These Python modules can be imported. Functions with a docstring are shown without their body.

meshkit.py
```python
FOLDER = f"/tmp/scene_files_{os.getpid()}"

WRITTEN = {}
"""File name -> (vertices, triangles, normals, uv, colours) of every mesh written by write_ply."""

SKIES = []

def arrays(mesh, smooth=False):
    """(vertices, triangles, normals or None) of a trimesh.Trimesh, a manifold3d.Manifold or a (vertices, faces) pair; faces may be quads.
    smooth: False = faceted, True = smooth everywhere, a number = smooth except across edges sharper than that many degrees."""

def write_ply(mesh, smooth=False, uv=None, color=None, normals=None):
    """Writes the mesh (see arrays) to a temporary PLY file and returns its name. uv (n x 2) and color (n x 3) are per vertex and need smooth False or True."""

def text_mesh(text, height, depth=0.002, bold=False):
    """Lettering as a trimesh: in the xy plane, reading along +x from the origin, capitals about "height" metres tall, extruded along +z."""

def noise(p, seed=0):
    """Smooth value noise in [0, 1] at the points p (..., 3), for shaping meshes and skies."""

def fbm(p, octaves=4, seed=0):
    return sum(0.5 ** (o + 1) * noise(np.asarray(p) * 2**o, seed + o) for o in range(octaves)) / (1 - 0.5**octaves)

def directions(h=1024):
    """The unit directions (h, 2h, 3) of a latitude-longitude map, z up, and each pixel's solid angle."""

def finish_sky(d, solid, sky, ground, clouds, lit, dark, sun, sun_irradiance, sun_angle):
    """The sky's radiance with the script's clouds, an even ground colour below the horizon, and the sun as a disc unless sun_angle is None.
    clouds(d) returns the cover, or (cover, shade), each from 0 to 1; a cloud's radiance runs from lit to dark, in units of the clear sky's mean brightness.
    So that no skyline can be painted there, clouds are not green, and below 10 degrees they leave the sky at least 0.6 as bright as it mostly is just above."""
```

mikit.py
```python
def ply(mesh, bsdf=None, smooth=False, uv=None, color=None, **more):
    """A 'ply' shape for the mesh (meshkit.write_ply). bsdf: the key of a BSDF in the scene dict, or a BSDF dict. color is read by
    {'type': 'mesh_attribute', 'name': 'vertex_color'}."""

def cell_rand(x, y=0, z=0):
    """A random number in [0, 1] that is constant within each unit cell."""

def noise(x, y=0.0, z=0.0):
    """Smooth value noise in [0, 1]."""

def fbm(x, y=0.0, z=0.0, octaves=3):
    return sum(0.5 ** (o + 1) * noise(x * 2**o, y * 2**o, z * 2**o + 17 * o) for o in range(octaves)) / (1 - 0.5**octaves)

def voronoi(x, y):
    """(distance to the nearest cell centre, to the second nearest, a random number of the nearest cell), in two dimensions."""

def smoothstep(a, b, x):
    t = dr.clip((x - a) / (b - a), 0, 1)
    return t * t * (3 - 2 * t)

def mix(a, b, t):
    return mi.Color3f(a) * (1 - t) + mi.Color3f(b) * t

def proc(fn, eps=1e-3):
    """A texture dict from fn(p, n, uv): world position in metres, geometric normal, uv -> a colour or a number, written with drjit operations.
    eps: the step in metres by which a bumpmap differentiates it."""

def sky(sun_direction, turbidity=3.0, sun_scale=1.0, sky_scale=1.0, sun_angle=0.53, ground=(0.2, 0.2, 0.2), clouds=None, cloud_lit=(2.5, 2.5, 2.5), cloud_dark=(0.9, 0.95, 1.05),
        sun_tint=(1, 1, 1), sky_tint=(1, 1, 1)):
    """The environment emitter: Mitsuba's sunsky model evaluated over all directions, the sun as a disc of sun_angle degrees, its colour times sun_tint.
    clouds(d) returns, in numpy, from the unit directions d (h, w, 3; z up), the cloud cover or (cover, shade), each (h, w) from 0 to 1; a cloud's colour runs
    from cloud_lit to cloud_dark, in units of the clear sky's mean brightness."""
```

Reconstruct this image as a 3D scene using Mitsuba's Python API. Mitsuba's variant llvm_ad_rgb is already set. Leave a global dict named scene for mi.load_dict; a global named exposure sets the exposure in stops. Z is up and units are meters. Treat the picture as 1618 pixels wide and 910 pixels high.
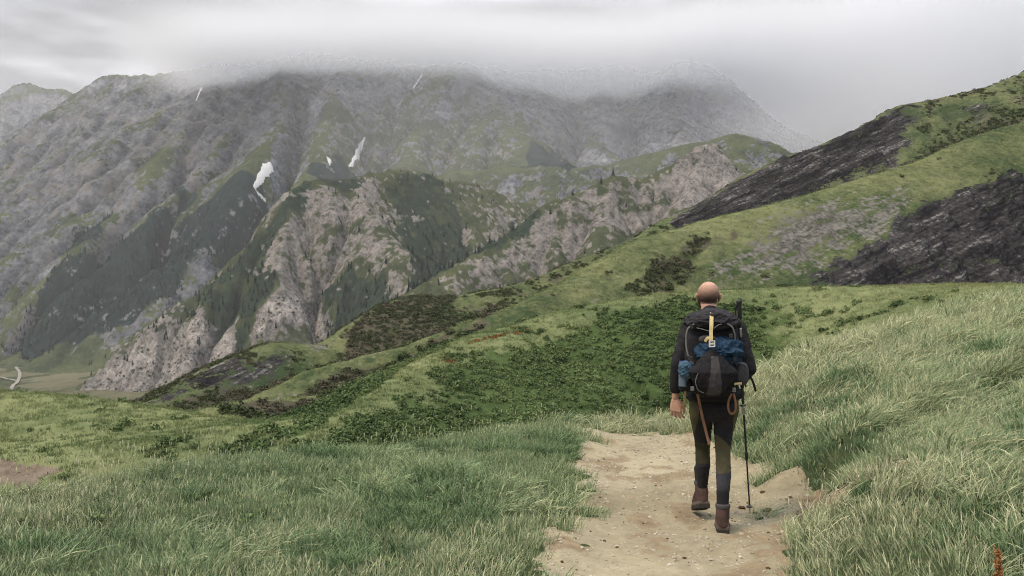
import math, random
import numpy as np
import trimesh, manifold3d
from scipy import ndimage, sparse
from scipy.sparse.linalg import spsolve
from scipy.spatial import cKDTree
import drjit as dr
import mitsuba as mi
import mikit, meshkit
from mikit import noise, fbm, smoothstep, mix, proc

T = mi.ScalarTransform4f
scene, labels = {}, {}

# ------------------------------------------------------------------ camera, sky, exposure
EYE = 1.70
FOC = 1500.0 / 1618.0            # focal length in picture widths
scene['camera'] = {
    'type': 'perspective', 'fov': math.degrees(2 * math.atan(0.5 / FOC)), 'fov_axis': 'x',
    'near_clip': 0.05, 'far_clip': 20000.0,
    'to_world': T().look_at(origin=[0, 0, EYE], target=[0, 10, EYE], up=[0, 0, 1]),
    'medium': {'type': 'ref', 'id': 'air'},
}


def overcast(d):
    """Cloud cover 1; shade = how dark the deck is: brighter towards the zenith as overcast skies are, with soft banks."""
    el = np.arcsin(np.clip(d[..., 2], 0, 1))
    q = np.stack([d[..., 0] / (0.25 + d[..., 2]), d[..., 1] / (0.25 + d[..., 2]), d[..., 2] * 6], -1)
    banks = meshkit.fbm(q * 1.6 + 7.3, 5, 3)
    fine = meshkit.fbm(np.stack([d[..., 0] * 9, d[..., 1] * 9, d[..., 2] * 34], -1), 5, 8)
    t = np.clip((np.sin(el) - 0.22) / 0.70, 0, 1)
    grad = 1 - t * t * (3 - 2 * t)
    return np.ones(el.shape), np.clip(0.10 + 0.83 * grad + 0.7 * (banks - 0.5) + 1.3 * (fine - 0.5), 0, 1)


scene['sky'] = mikit.sky((-0.45, -0.25, 0.86), turbidity=3, sun_scale=0.3, sky_scale=1.0, sun_angle=16, clouds=overcast,
                         cloud_lit=(2.75, 2.78, 2.90), cloud_dark=(0.675, 0.688, 0.73), sun_tint=(1.0, 0.99, 0.97))
exposure = 2.8

# ------------------------------------------------------------------ helpers


def at(px, py, Y):
    """World point seen in the photograph (1618 x 910 pixels) at the distance Y ahead of the camera."""
    return np.array([(px - 809) / 1500.0 * Y, Y, EYE + (455 - py) / 1500.0 * Y])


def setting(key, mesh, bsdf, uv=None, smooth=True):
    scene[key] = mikit.ply(mesh, bsdf, smooth=smooth, uv=uv)
    labels[key] = {'kind': 'structure'}


_rng = np.random.default_rng(11)
_perm = np.concatenate([_rng.permutation(4096)] * 2)
_ga = _rng.uniform(0, 2 * np.pi, 4096)
_gx, _gy = np.cos(_ga), np.sin(_ga)


def pn(x, y, seed=0):
    """Gradient noise of the plane, about -0.7 .. 0.7."""
    xi, yi = np.floor(x).astype(np.int64), np.floor(y).astype(np.int64)
    fx, fy = x - xi, y - yi
    u, v = fx * fx * fx * (fx * (fx * 6 - 15) + 10), fy * fy * fy * (fy * (fy * 6 - 15) + 10)

    def g(a, b):
        h = _perm[_perm[(xi + a) & 4095] + ((yi + b + seed * 37) & 4095)]
        return _gx[h] * (fx - a) + _gy[h] * (fy - b)

    a, b = g(0, 0) * (1 - u) + g(1, 0) * u, g(0, 1) * (1 - u) + g(1, 1) * u
    return a * (1 - v) + b * v


def fb(x, y, octaves=4, seed=0, gain=0.5):
    out, amp = 0, 1.0
    for o in range(octaves):
        out = out + amp * pn(x * 2.03 ** o + 13.7 * o, y * 2.03 ** o - 7.1 * o, seed + o)
        amp *= gain
    return out


def ridged(x, y, octaves=4, seed=0, gain=0.5):
    """0 in creases .. about 1 on crests."""
    out, amp, w, tot = 0, 1.0, 1.0, 0
    for o in range(octaves):
        r = 1 - np.abs(pn(x * 2.07 ** o + 5.3 * o, y * 2.07 ** o + 9.1 * o, seed + o)) * 1.6
        r = np.clip(r, 0, 1) ** 2
        out = out + amp * r * w
        tot += amp
        w = np.clip(r * 1.4, 0.25, 1)
        amp *= gain
    return out / tot


def sst(a, b, x):
    t = np.clip((x - a) / (b - a), 0, 1)
    return t * t * (3 - 2 * t)


def line(points, kf, kb=None, r=4.0, raw=False):
    """A crest: picture points with their distances -> a polyline in the world; kf, kb = fall per metre on the near and the far side."""
    p = np.array(points, float) if raw else np.array([at(*q) for q in points])
    p = p[::-1] if p[0, 0] > p[-1, 0] else p
    return dict(p=p, kf=kf, kb=kf if kb is None else kb, r=r)


def tents(x, y, lines, blend=0.0):
    """Height of the land under a set of crests, with the position s along and the distance d from the crest that rules each point."""
    H = np.full(x.shape, -1e9)
    S, D, K = np.zeros(x.shape), np.zeros(x.shape), np.zeros(x.shape, int)
    for k, L in enumerate(lines):
        p = L['p']
        best, zz, ss, side, s0 = np.full(x.shape, 1e18), np.zeros(x.shape), np.zeros(x.shape), np.zeros(x.shape), 0.0
        for a, b in zip(p[:-1], p[1:]):
            e = b[:2] - a[:2]
            n2 = e @ e
            t = np.clip(((x - a[0]) * e[0] + (y - a[1]) * e[1]) / n2, 0, 1)
            dx, dy = x - a[0] - t * e[0], y - a[1] - t * e[1]
            d2 = dx * dx + dy * dy
            m = d2 < best
            best = np.where(m, d2, best)
            zz = np.where(m, a[2] + t * (b[2] - a[2]), zz)
            ss = np.where(m, s0 + t * math.sqrt(n2), ss)
            side = np.where(m, e[0] * dy - e[1] * dx, side)
            s0 += math.sqrt(n2)
        d = np.sqrt(best)
        kk = np.where(side > 0, L['kb'], L['kf'])
        h = zz - kk * (np.sqrt(best + L['r'] ** 2) - L['r'])
        m = h > H
        if blend:
            hi, lo = np.maximum(h, H), np.minimum(h, H)
            Hn = hi + blend * np.log1p(np.exp(np.clip((lo - hi) / blend, -30, 0)))
        else:
            Hn = np.maximum(h, H)
        S, D, K = np.where(m, ss + 5000 * k, S), np.where(m, d, D), np.where(m, k, K)
        H = Hn
    return H, S, D, K


class Land:
    """A sheet of land as a fan-shaped grid (columns x / Y, rows Y) with its heights and two material masks."""

    def __init__(self, u, Y):
        self.u, self.Y = np.asarray(u), np.asarray(Y)
        self.U, self.YY = np.meshgrid(self.u, self.Y)
        self.X = self.U * self.YY
        self.Z = None
        self.m = [np.zeros(self.X.shape), np.zeros(self.X.shape)]

    def hit(self, px, py):
        """Where the line of sight through a picture point meets this sheet."""
        c = np.interp((px - 809) / 1500.0, self.u, np.arange(len(self.u)))
        c0 = min(int(c), len(self.u) - 2)
        z = self.Z[:, c0] * (1 - (c - c0)) + self.Z[:, c0 + 1] * (c - c0)
        on = np.nonzero(z >= EYE + (455 - py) / 1500.0 * self.Y)[0]
        i = on[0] if len(on) else int(np.argmax((z - EYE) / self.Y))
        Y = self.Y[i]
        return np.array([(px - 809) / 1500.0 * Y, Y, z[i]])

    def region(self, pixels, wob=0.0, scale=30.0, soft=1.5, seed=0):
        """1 inside the plot of land whose corners are seen at these picture points, with a ragged border."""
        q = np.array([self.hit(*p) for p in pixels])[:, :2]
        x = self.X + wob * fb(self.X / scale, self.YY / scale, 4, seed)
        y = self.YY + wob * fb(self.X / scale + 31, self.YY / scale + 17, 4, seed + 5)
        inside = np.zeros(x.shape, bool)
        for (x0, y0), (x1, y1) in zip(q, np.roll(q, -1, 0)):
            cr = (y0 > y) != (y1 > y)
            with np.errstate(divide='ignore', invalid='ignore'):
                inside ^= cr & (x < (x1 - x0) * (y - y0) / (y1 - y0) + x0)
        return ndimage.gaussian_filter(inside.astype(float), soft) if soft else inside.astype(float)

    def slope(self):
        gy = np.gradient(self.Z, axis=0) / np.gradient(self.YY, axis=0)
        gu = np.gradient(self.Z, axis=1) / np.gradient(self.X, axis=1)
        return np.hypot(gu, gy - gu * self.U)

    def mesh(self, cut=None):
        nv, nu = self.X.shape
        i = np.arange(nv * nu).reshape(nv, nu)
        q = np.stack([i[:-1, :-1], i[:-1, 1:], i[1:, 1:], i[1:, :-1]], -1).reshape(-1, 4)
        if cut is not None:
            q = q[cut[:-1, :-1].reshape(-1)]
        v = np.stack([self.X, self.YY, self.Z], -1).reshape(-1, 3)
        f = np.vstack([q[:, [0, 1, 2]], q[:, [0, 2, 3]]])
        used = np.unique(f)
        new = np.zeros(len(v), int)
        new[used] = np.arange(len(used))
        uv = np.stack([self.m[0], self.m[1]], -1).reshape(-1, 2)
        return trimesh.Trimesh(v[used], new[f], process=False), uv[used]

    def height(self, x, y):
        c = np.interp(x / y, self.u, np.arange(len(self.u)))
        r = np.interp(y, self.Y, np.arange(len(self.Y)))
        return ndimage.map_coordinates(self.Z, [np.atleast_1d(r), np.atleast_1d(c)], order=1, mode='nearest')

    def value(self, field, x, y):
        c = np.interp(x / y, self.u, np.arange(len(self.u)))
        r = np.interp(y, self.Y, np.arange(len(self.Y)))
        return ndimage.map_coordinates(field, [np.atleast_1d(r), np.atleast_1d(c)], order=1, mode='nearest')


def erode(Z, cell, rounds, k, m=0.5, creep=0.0, least=6):
    """Streams cut the land Z (a square grid): each round routes the rain downhill and lowers every cell towards the cell it drains to.
    Returns the cut land and the log of the drained area."""
    h, w = Z.shape
    n = h * w
    idx = np.arange(n).reshape(h, w)
    step = [(-1, -1), (-1, 0), (-1, 1), (0, -1), (0, 1), (1, -1), (1, 0), (1, 1)]
    one, dice = np.ones(n), np.random.default_rng(5)
    for _ in range(rounds):
        P = np.pad(Z, 1, constant_values=1e9)
        fall, to, far = np.zeros((h, w)), idx.copy(), np.full((h, w), cell)
        for dy, dx in step:
            L = cell * math.hypot(dx, dy)
            f = (Z - P[1 + dy:1 + dy + h, 1 + dx:1 + dx + w]) / L * dice.uniform(0.55, 1.45, (h, w))
            b = f > fall
            fall, to, far = np.where(b, f, fall), np.where(b, idx + dy * w + dx, to), np.where(b, L, far)
        to, far = to.ravel(), far.ravel()
        own = np.nonzero(to != idx.ravel())[0]
        W = sparse.csc_matrix((one[own], (to[own], own)), (n, n))
        area = spsolve(sparse.identity(n, format='csc') - W, one * cell * cell)
        F = np.zeros(n)
        F[own] = k * np.maximum(area[own] - least * cell * cell, 0) ** m / far[own]
        M = sparse.identity(n, format='csc') + sparse.csc_matrix((F[own], (own, own)), (n, n)) - sparse.csc_matrix((F[own], (own, to[own])), (n, n))
        Z = spsolve(M, Z.ravel()).reshape(h, w)
        if creep:
            Z = Z + creep * ndimage.laplace(Z, mode='nearest')
    return Z, np.log(np.maximum(area, 1)).reshape(h, w)


class Massif:
    """Crests made into land, roughened and cut by streams on a square grid; sampled smoothly in between."""

    def __init__(self, lines, xr, yr, cell, warp, blend, bumps, rounds, k, creep=0.04, foot=None, soft=14.0, seed=0):
        self.ax, self.ay, self.cell = np.arange(*xr, cell), np.arange(*yr, cell), cell
        X, Y = np.meshgrid(self.ax, self.ay)
        w, ws = warp
        H = tents(X + w * fb(X / ws, Y / ws, 3, seed + 2), Y + w * fb(X / ws + 9, Y / ws, 3, seed + 4), lines, blend)[0]
        up = 1.0
        if foot is not None:
            base = foot(X, Y)
            up = sst(0, soft * 5, H - base)
            H = base + soft * np.logaddexp(0, (H - base) / soft) - soft * 0.2
        for amp, scale in bumps:
            H = H + amp * fb(X / scale, Y / scale, 5, seed + 6, 0.55) * up
        Z, A = erode(H, cell, rounds, k, 0.5, creep)
        self.Z, self.A, self.cut = ndimage.gaussian_filter(Z, 0.6), ndimage.gaussian_filter(A, 0.8), ndimage.gaussian_filter(H - Z, 1.0)

    def get(self, field, X, Y, order=3):
        c = [(Y - self.ay[0]) / self.cell, (X - self.ax[0]) / self.cell]
        return ndimage.map_coordinates(field, [c[0].ravel(), c[1].ravel()], order=order, mode='nearest').reshape(X.shape)


def geo(a, b, n):
    return a * (b / a) ** np.linspace(0, 1, n)

# ------------------------------------------------------------------ materials of the land


def land_bsdf(key, fn, rough=None):
    scene[key] = {'type': 'twosided', 'bsdf': {'type': 'diffuse', 'reflectance': proc(fn)}}


def mountain_colour(p, n, uv):
    a = fbm(p.x / 90, p.y / 90, p.z / 60, 4)
    b = fbm(p.x / 14, p.y / 14, p.z / 22, 3)
    streak = fbm(p.x / 26, p.y / 120, p.z / 70, 3)
    c = fbm(p.x / 4.5, p.y / 9, p.z / 7, 2)
    beds = fbm((p.z + 0.5 * p.x) / 13, p.x / 90, p.y / 90, 3)
    rock = mix((0.034, 0.040, 0.052), (0.150, 0.155, 0.172), dr.clip(0.45 + 0.8 * (a - 0.5) + 0.9 * (b - 0.5) + 1.0 * (c - 0.5) + 0.9 * (beds - 0.5), 0, 1))
    rock = rock * (1 + 0.7 * smoothstep(0.74, 0.95, uv.x))
    rock = mix(rock, (0.15, 0.138, 0.125), smoothstep(0.52, 0.75, streak) * 0.55)
    grass = mix((0.030, 0.043, 0.025), (0.088, 0.100, 0.050), dr.clip(a * 1.3 - 0.2 + 0.7 * (b - 0.5) + 0.6 * (c - 0.5), 0, 1))
    wood = mix((0.007, 0.016, 0.020), (0.022, 0.036, 0.036), b)
    k = smoothstep(0.43, 0.57, uv.x + 0.75 * (a - 0.5) + 0.75 * (b - 0.5) + 0.5 * (c - 0.5))
    w = smoothstep(0.42, 0.58, uv.y + 0.6 * (a - 0.5) + 0.5 * (b - 0.5))
    return mix(mix(grass, wood, w), rock, k)


def spur_colour(p, n, uv):
    a = fbm(p.x / 40, p.y / 40, p.z / 30, 4)
    b = fbm(p.x / 7, p.y / 7, p.z / 11, 3)
    c = fbm(p.x / 2.4, p.y / 2.4, p.z / 4, 2)
    rock = mix((0.060, 0.058, 0.058), (0.225, 0.210, 0.200), dr.clip(0.45 + 0.9 * (a - 0.5) + 1.1 * (b - 0.5) + 1.2 * (c - 0.5), 0, 1))
    rock = rock * (1 + 0.62 * smoothstep(0.74, 0.95, uv.x))
    grass = mix((0.034, 0.046, 0.026), (0.085, 0.092, 0.046), dr.clip(a * 1.2 - 0.2 + 0.8 * (b - 0.5), 0, 1))
    wood = mix((0.011, 0.022, 0.018), (0.032, 0.046, 0.032), b)
    k = smoothstep(0.42, 0.58, uv.x + 0.7 * (a - 0.5) + 0.8 * (b - 0.5))
    w = smoothstep(0.42, 0.58, uv.y + 0.7 * (a - 0.5) + 0.6 * (b - 0.5))
    return mix(mix(grass, wood, w), rock, k)


def ridge_colour(p, n, uv):
    a = fbm(p.x / 9, p.y / 9, p.z / 6, 4)
    b = fbm(p.x / 1.6, p.y / 1.6, p.z / 1.6, 3)
    # beds of slate dipping to the left, with paler broken edges
    q, along = p.z - 0.45 * p.x + 1.2 * (a - 0.5), p.x + 0.45 * p.z
    s = fbm(q / 1.1, along / 9, p.y / 6, 4)
    s2 = fbm(q / 0.35, along / 6.0, p.y / 4, 3)
    g = fbm(p.x / 0.55, p.y / 0.8, p.z / 0.45, 2)
    s3 = fbm(q / 5.5, along / 30, p.y / 20, 3)
    shale = mix((0.013, 0.013, 0.015), (0.070, 0.069, 0.071), dr.clip(0.35 + 1.3 * (s - 0.5) + 1.0 * (s2 - 0.5) + 1.3 * (s3 - 0.5) + 1.0 * (g - 0.5), 0, 1))
    shale = mix(shale, (0.20, 0.197, 0.192), smoothstep(0.55, 0.66, 0.3 * s + 0.25 * s2 + 0.2 * s3 + 0.25 * g) * 0.8)
    grass = mix((0.040, 0.060, 0.030), (0.148, 0.162, 0.082), dr.clip(0.42 + 1.5 * (fbm(p.x / 22, p.y / 22, p.z / 16, 3) - 0.5) + 1.0 * (a - 0.5) + 0.9 * (b - 0.5) + 0.9 * (g - 0.5), 0, 1))
    scree = mix((0.045, 0.045, 0.041), (0.175, 0.172, 0.157), dr.clip(0.4 + 1.0 * (s - 0.5) + 0.8 * (s2 - 0.5) + 0.6 * (b - 0.5) + 1.4 * (g - 0.5), 0, 1))
    k = smoothstep(0.42, 0.58, 0.88 * uv.x + 0.7 * (a - 0.5) + 0.55 * (b - 0.5) + 0.6 * (s3 - 0.5) + 0.7 * (g - 0.5))
    w = smoothstep(0.36, 0.64, 1.0 * uv.y + 1.0 * (s - 0.5) + 0.9 * (s3 - 0.5) + 0.7 * (s2 - 0.5) + 0.5 * (b - 0.5) + 0.8 * (g - 0.5))
    bush = mix(mix((0.030, 0.042, 0.022), (0.075, 0.090, 0.046), b), (0.082, 0.073, 0.058), smoothstep(0.42, 0.6, a) * 0.75)
    v = smoothstep(0.40, 0.60, -uv.y + 0.8 * (a - 0.5) + 0.6 * (b - 0.5))
    return mix(mix(mix(grass, bush, v), scree, w), shale, k)


def hill_colour(p, n, uv):
    a = fbm(p.x / 5, p.y / 5, p.z / 5, 4)
    b = fbm(p.x / 0.7, p.y / 0.7, p.z / 0.7, 3)
    grass = mix((0.078, 0.108, 0.050), (0.200, 0.220, 0.112), dr.clip(0.45 + 1.3 * (a - 0.5) + 0.9 * (b - 0.5), 0, 1))
    bush = mix((0.032, 0.054, 0.022), (0.080, 0.118, 0.046), b)
    soil = mix((0.045, 0.036, 0.028), (0.19, 0.16, 0.13), dr.clip(b * 1.3 + 1.2 * (a - 0.5), 0, 1))
    k = smoothstep(0.42, 0.58, uv.x + 0.6 * (a - 0.5) + 0.5 * (b - 0.5))
    w = smoothstep(0.42, 0.58, uv.y + 0.4 * (a - 0.5) + 0.4 * (b - 0.5))
    return mix(mix(grass, bush, k), soil, w)


def meadow_colour(p, n, uv):
    a = fbm(p.x / 1.3, p.y / 1.3, p.z, 4)
    b = fbm(p.x / 0.09, p.y / 0.09, p.z / 0.09, 3)
    c = noise(p.x / 0.018, p.y / 0.018, p.z / 0.018)
    dirt = mix((0.180, 0.160, 0.106), (0.375, 0.342, 0.248), dr.clip(0.5 + 1.1 * (a - 0.5) + 0.7 * (b - 0.5) + 0.22 * (c - 0.5), 0, 1))
    brown = mix((0.095, 0.072, 0.048), (0.25, 0.195, 0.13), dr.clip(b * 1.2 + 0.3 * (c - 0.5), 0, 1))
    damp = smoothstep(0.52, 0.66, fbm(p.x / 0.33, p.y / 0.42, p.z, 4) + 0.5 * (b - 0.5))
    dirt = mix(dirt, brown, 0.8 * damp)
    turf = mix((0.028, 0.042, 0.022), (0.075, 0.092, 0.045), dr.clip(0.4 + a - 0.5 + b - 0.5, 0, 1))
    k = smoothstep(0.45, 0.55, uv.x + 0.35 * (b - 0.5))
    return mix(turf, mix(dirt, brown, smoothstep(0.3, 0.7, uv.y)), k)


def valley_colour(p, n, uv):
    a = fbm(p.x / 130, p.y / 300, 0.0, 4)
    b = fbm(p.x / 16, p.y / 24, 0.0, 3)
    grass = mix((0.065, 0.068, 0.042), (0.135, 0.130, 0.085), dr.clip(0.5 + 1.2 * (a - 0.5) + 0.6 * (b - 0.5), 0, 1))
    k = smoothstep(0.50, 0.58, fbm(p.x / 60 + 5, p.y / 130, 0.0, 4) + 0.25 * (b - 0.5))
    return mix(grass, mix((0.03, 0.042, 0.025), (0.06, 0.07, 0.04), b), k)


land_bsdf('valley_cover', valley_colour)
land_bsdf('mountain_cover', mountain_colour)
land_bsdf('spur_cover', spur_colour)
land_bsdf('ridge_cover', ridge_colour)
land_bsdf('hill_cover', hill_colour)
land_bsdf('meadow_cover', meadow_colour)

# ------------------------------------------------------------------ the far mountains
VALLEY = -160.0
MTN = [
    line([(0, 138, 4900), (45, 126, 4850), (75, 131, 4800), (108, 140, 4800), (127, 156, 4650), (150, 190, 4500)], 1.0, 0.9, 12),
    line([(128, 165, 4250), (150, 133, 4000), (180, 120, 3900), (215, 117, 3800), (245, 111, 3700), (300, 104, 3400), (345, 100, 3250), (400, 96, 3150),
          (470, 91, 3050), (560, 88, 3000), (650, 91, 2950), (738, 97, 2900), (800, 104, 3120), (875, 114, 3330), (960, 102, 3320), (1000, 108, 3250),
          (1070, 97, 3200), (1110, 105, 3150), (1150, 132, 3080), (1190, 185, 2960), (1230, 245, 2800), (1300, 310, 2650), (1650, 380, 2500)], 0.78, 0.7, 8),
    line([(215, 117, 3800), (170, 180, 3450), (105, 250, 3050), (30, 330, 2750), (-80, 420, 2450)], 0.95, 0.8, 10),
    line([(345, 100, 3250), (330, 150, 2980), (275, 235, 2640), (215, 315, 2420), (140, 400, 2250), (60, 470, 2150)], 0.85, 0.75, 8),
    line([(470, 91, 3050), (455, 130, 2800), (420, 210, 2500), (375, 285, 2280), (330, 350, 2150)], 0.85, 0.85, 8),
    line([(560, 88, 3000), (545, 140, 2740), (500, 225, 2440), (470, 285, 2250), (452, 330, 2150)], 0.85, 0.8, 8),
    line([(738, 97, 2900), (700, 155, 2660), (650, 220, 2430), (612, 265, 2260)], 0.75, 0.7, 6),
    line([(738, 97, 2900), (775, 165, 2650), (830, 225, 2440), (900, 265, 2260)], 0.6, 0.7, 30),
    line([(960, 102, 3320), (945, 150, 3000), (930, 200, 2700), (960, 240, 2450)], 0.7, 0.7, 12),
    line([(1070, 97, 3200), (1060, 150, 2900), (1075, 200, 2650), (1100, 240, 2400)], 0.7, 0.7, 12),
    line([(640, 275, 2230), (760, 270, 2190), (900, 262, 2160), (1020, 248, 2140), (1150, 215, 2120), (1300, 260, 2080), (1500, 300, 2000)], 0.78, 0.35, 50),
]


def valley_floor(x, y):
    return VALLEY + 4 * fb(x / 240, y / 240, 4, 3) + 0.05 * np.clip(x + 900, 0, 1200)


massif = Massif(MTN, (-3250, 2450), (1650, 5250), 11.0, (55, 420), 10.0, [(34, 190)], 34, 0.03, 0.035, valley_floor, 14.0)
mtn = Land(np.linspace(-0.64, 0.62, 880), np.concatenate([geo(1700, 3550, 430), geo(3560, 5200, 60)]))
X, Y = mtn.X, mtn.YY
H = massif.get(massif.Z, X, Y)
wet = massif.get(massif.A, X, Y, 1)
rise = sst(5, 60, H - valley_floor(X, Y))
crag = np.clip(0.6 + 0.9 * fb(X / 500 + 3, Y / 500, 3, 31), 0.15, 1.2) * rise
H = H + crag * (22 * (ridged(X / 80, Y / 80, 6, 18, 0.62) - 0.45) + 4 * fb(X / 22, Y / 22, 3, 41))
mtn.Z = H
sl = mtn.slope()
rockness = sst(0.68, 1.25, sl + 0.35 * (crag - 0.6)) * 0.9 + 0.16 * sst(300, 650, H)
# rock, meadow and dark alder scrub as they lie on the slopes
m0 = np.clip(rockness + 0.09 * (wet - wet.mean()) + 0.55 * fb(X / 330, Y / 330, 3, 35) - 0.03, 0, 1)
for pix, k in (
    ([(0, 150), (125, 150), (300, 110), (400, 130), (330, 190), (250, 250), (190, 330), (120, 330), (60, 300), (0, 320)], 0.62),
    ([(0, 300), (120, 260), (300, 190), (330, 260), (240, 360), (120, 420), (0, 450)], 0.60),
    ([(330, 120), (520, 105), (440, 240), (330, 300), (250, 330), (300, 250)], 0.60),
    ([(600, 240), (640, 232), (720, 235), (730, 262), (620, 268)], 0.75),
    ([(740, 110), (800, 130), (880, 190), (960, 240), (1020, 262), (900, 240), (800, 180)], 1.05),
    ([(900, 170), (1150, 140), (1250, 210), (1230, 260), (1050, 235), (960, 240)], 0.9),
):
    g = mtn.region(pix, 45, 120, 2, 3)
    m0 = m0 * (1 - g) + g * np.clip(0.35 * m0 + k * 0.75, 0, 1)
for pix, k in (
    ([(450, 250), (560, 180), (640, 150), (700, 130), (640, 230), (560, 262), (480, 280)], 0.20),
    ([(660, 200), (740, 140), (850, 215), (860, 265), (640, 268), (620, 240)], 0.22),
    ([(200, 300), (240, 240), (295, 225), (260, 275), (215, 305)], 0.08),
    ([(330, 290), (400, 240), (470, 290), (420, 330), (340, 320)], 0.12),
    ([(0, 480), (110, 430), (90, 470), (0, 510)], 0.10),
):
    g = mtn.region(pix, 40, 110, 2, 7)
    m0 = m0 * (1 - g) + g * np.clip(0.3 * m0 + k, 0, 1)
m1 = np.zeros(X.shape)
for pix in (
    [(0, 560), (60, 470), (160, 420), (250, 370), (330, 310), (420, 300), (470, 330), (330, 430), (200, 500), (90, 560)],
    [(105, 560), (230, 470), (330, 330), (300, 330), (190, 430), (60, 540)],
    [(180, 400), (260, 340), (300, 300), (330, 300), (250, 390)],
    [(100, 380), (170, 340), (190, 330), (120, 400)],
    [(480, 270), (560, 265), (620, 268), (520, 290)],
    [(820, 250), (900, 235), (900, 270), (820, 275)],
):
    m1 = np.maximum(m1, mtn.region(pix, 60, 120, 3, 9))
low = sst(40, -60, H) * sst(-158, -120, H)
m1 = np.clip(m1 * 0.85 + 0.25 * low, 0, 1)
m0 = m0 * (1 - 0.75 * m1)
flat = sst(-135, -152, H)
mtn.m = [m0 * (1 - flat), m1 * (1 - flat)]
me, uv = mtn.mesh()
setting('mountain', me, 'mountain_cover', uv)


vx, vy = np.meshgrid(np.linspace(-3600, 3600, 240), np.concatenate([np.linspace(-280, 880, 20), np.linspace(900, 2500, 200), np.linspace(2600, 5650, 20)]))
vz = valley_floor(vx, vy) + 0.6 * fb(vx / 25, vy / 25, 3, 45) - 0.4 + (-6 * (vy > 2450))
i = np.arange(vx.size).reshape(vx.shape)
vm = (np.stack([vx, vy, vz], -1).reshape(-1, 3), np.stack([i[:-1, :-1], i[:-1, 1:], i[1:, 1:], i[1:, :-1]], -1).reshape(-1, 4))
setting('valley_floor', vm, 'valley_cover')

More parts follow.
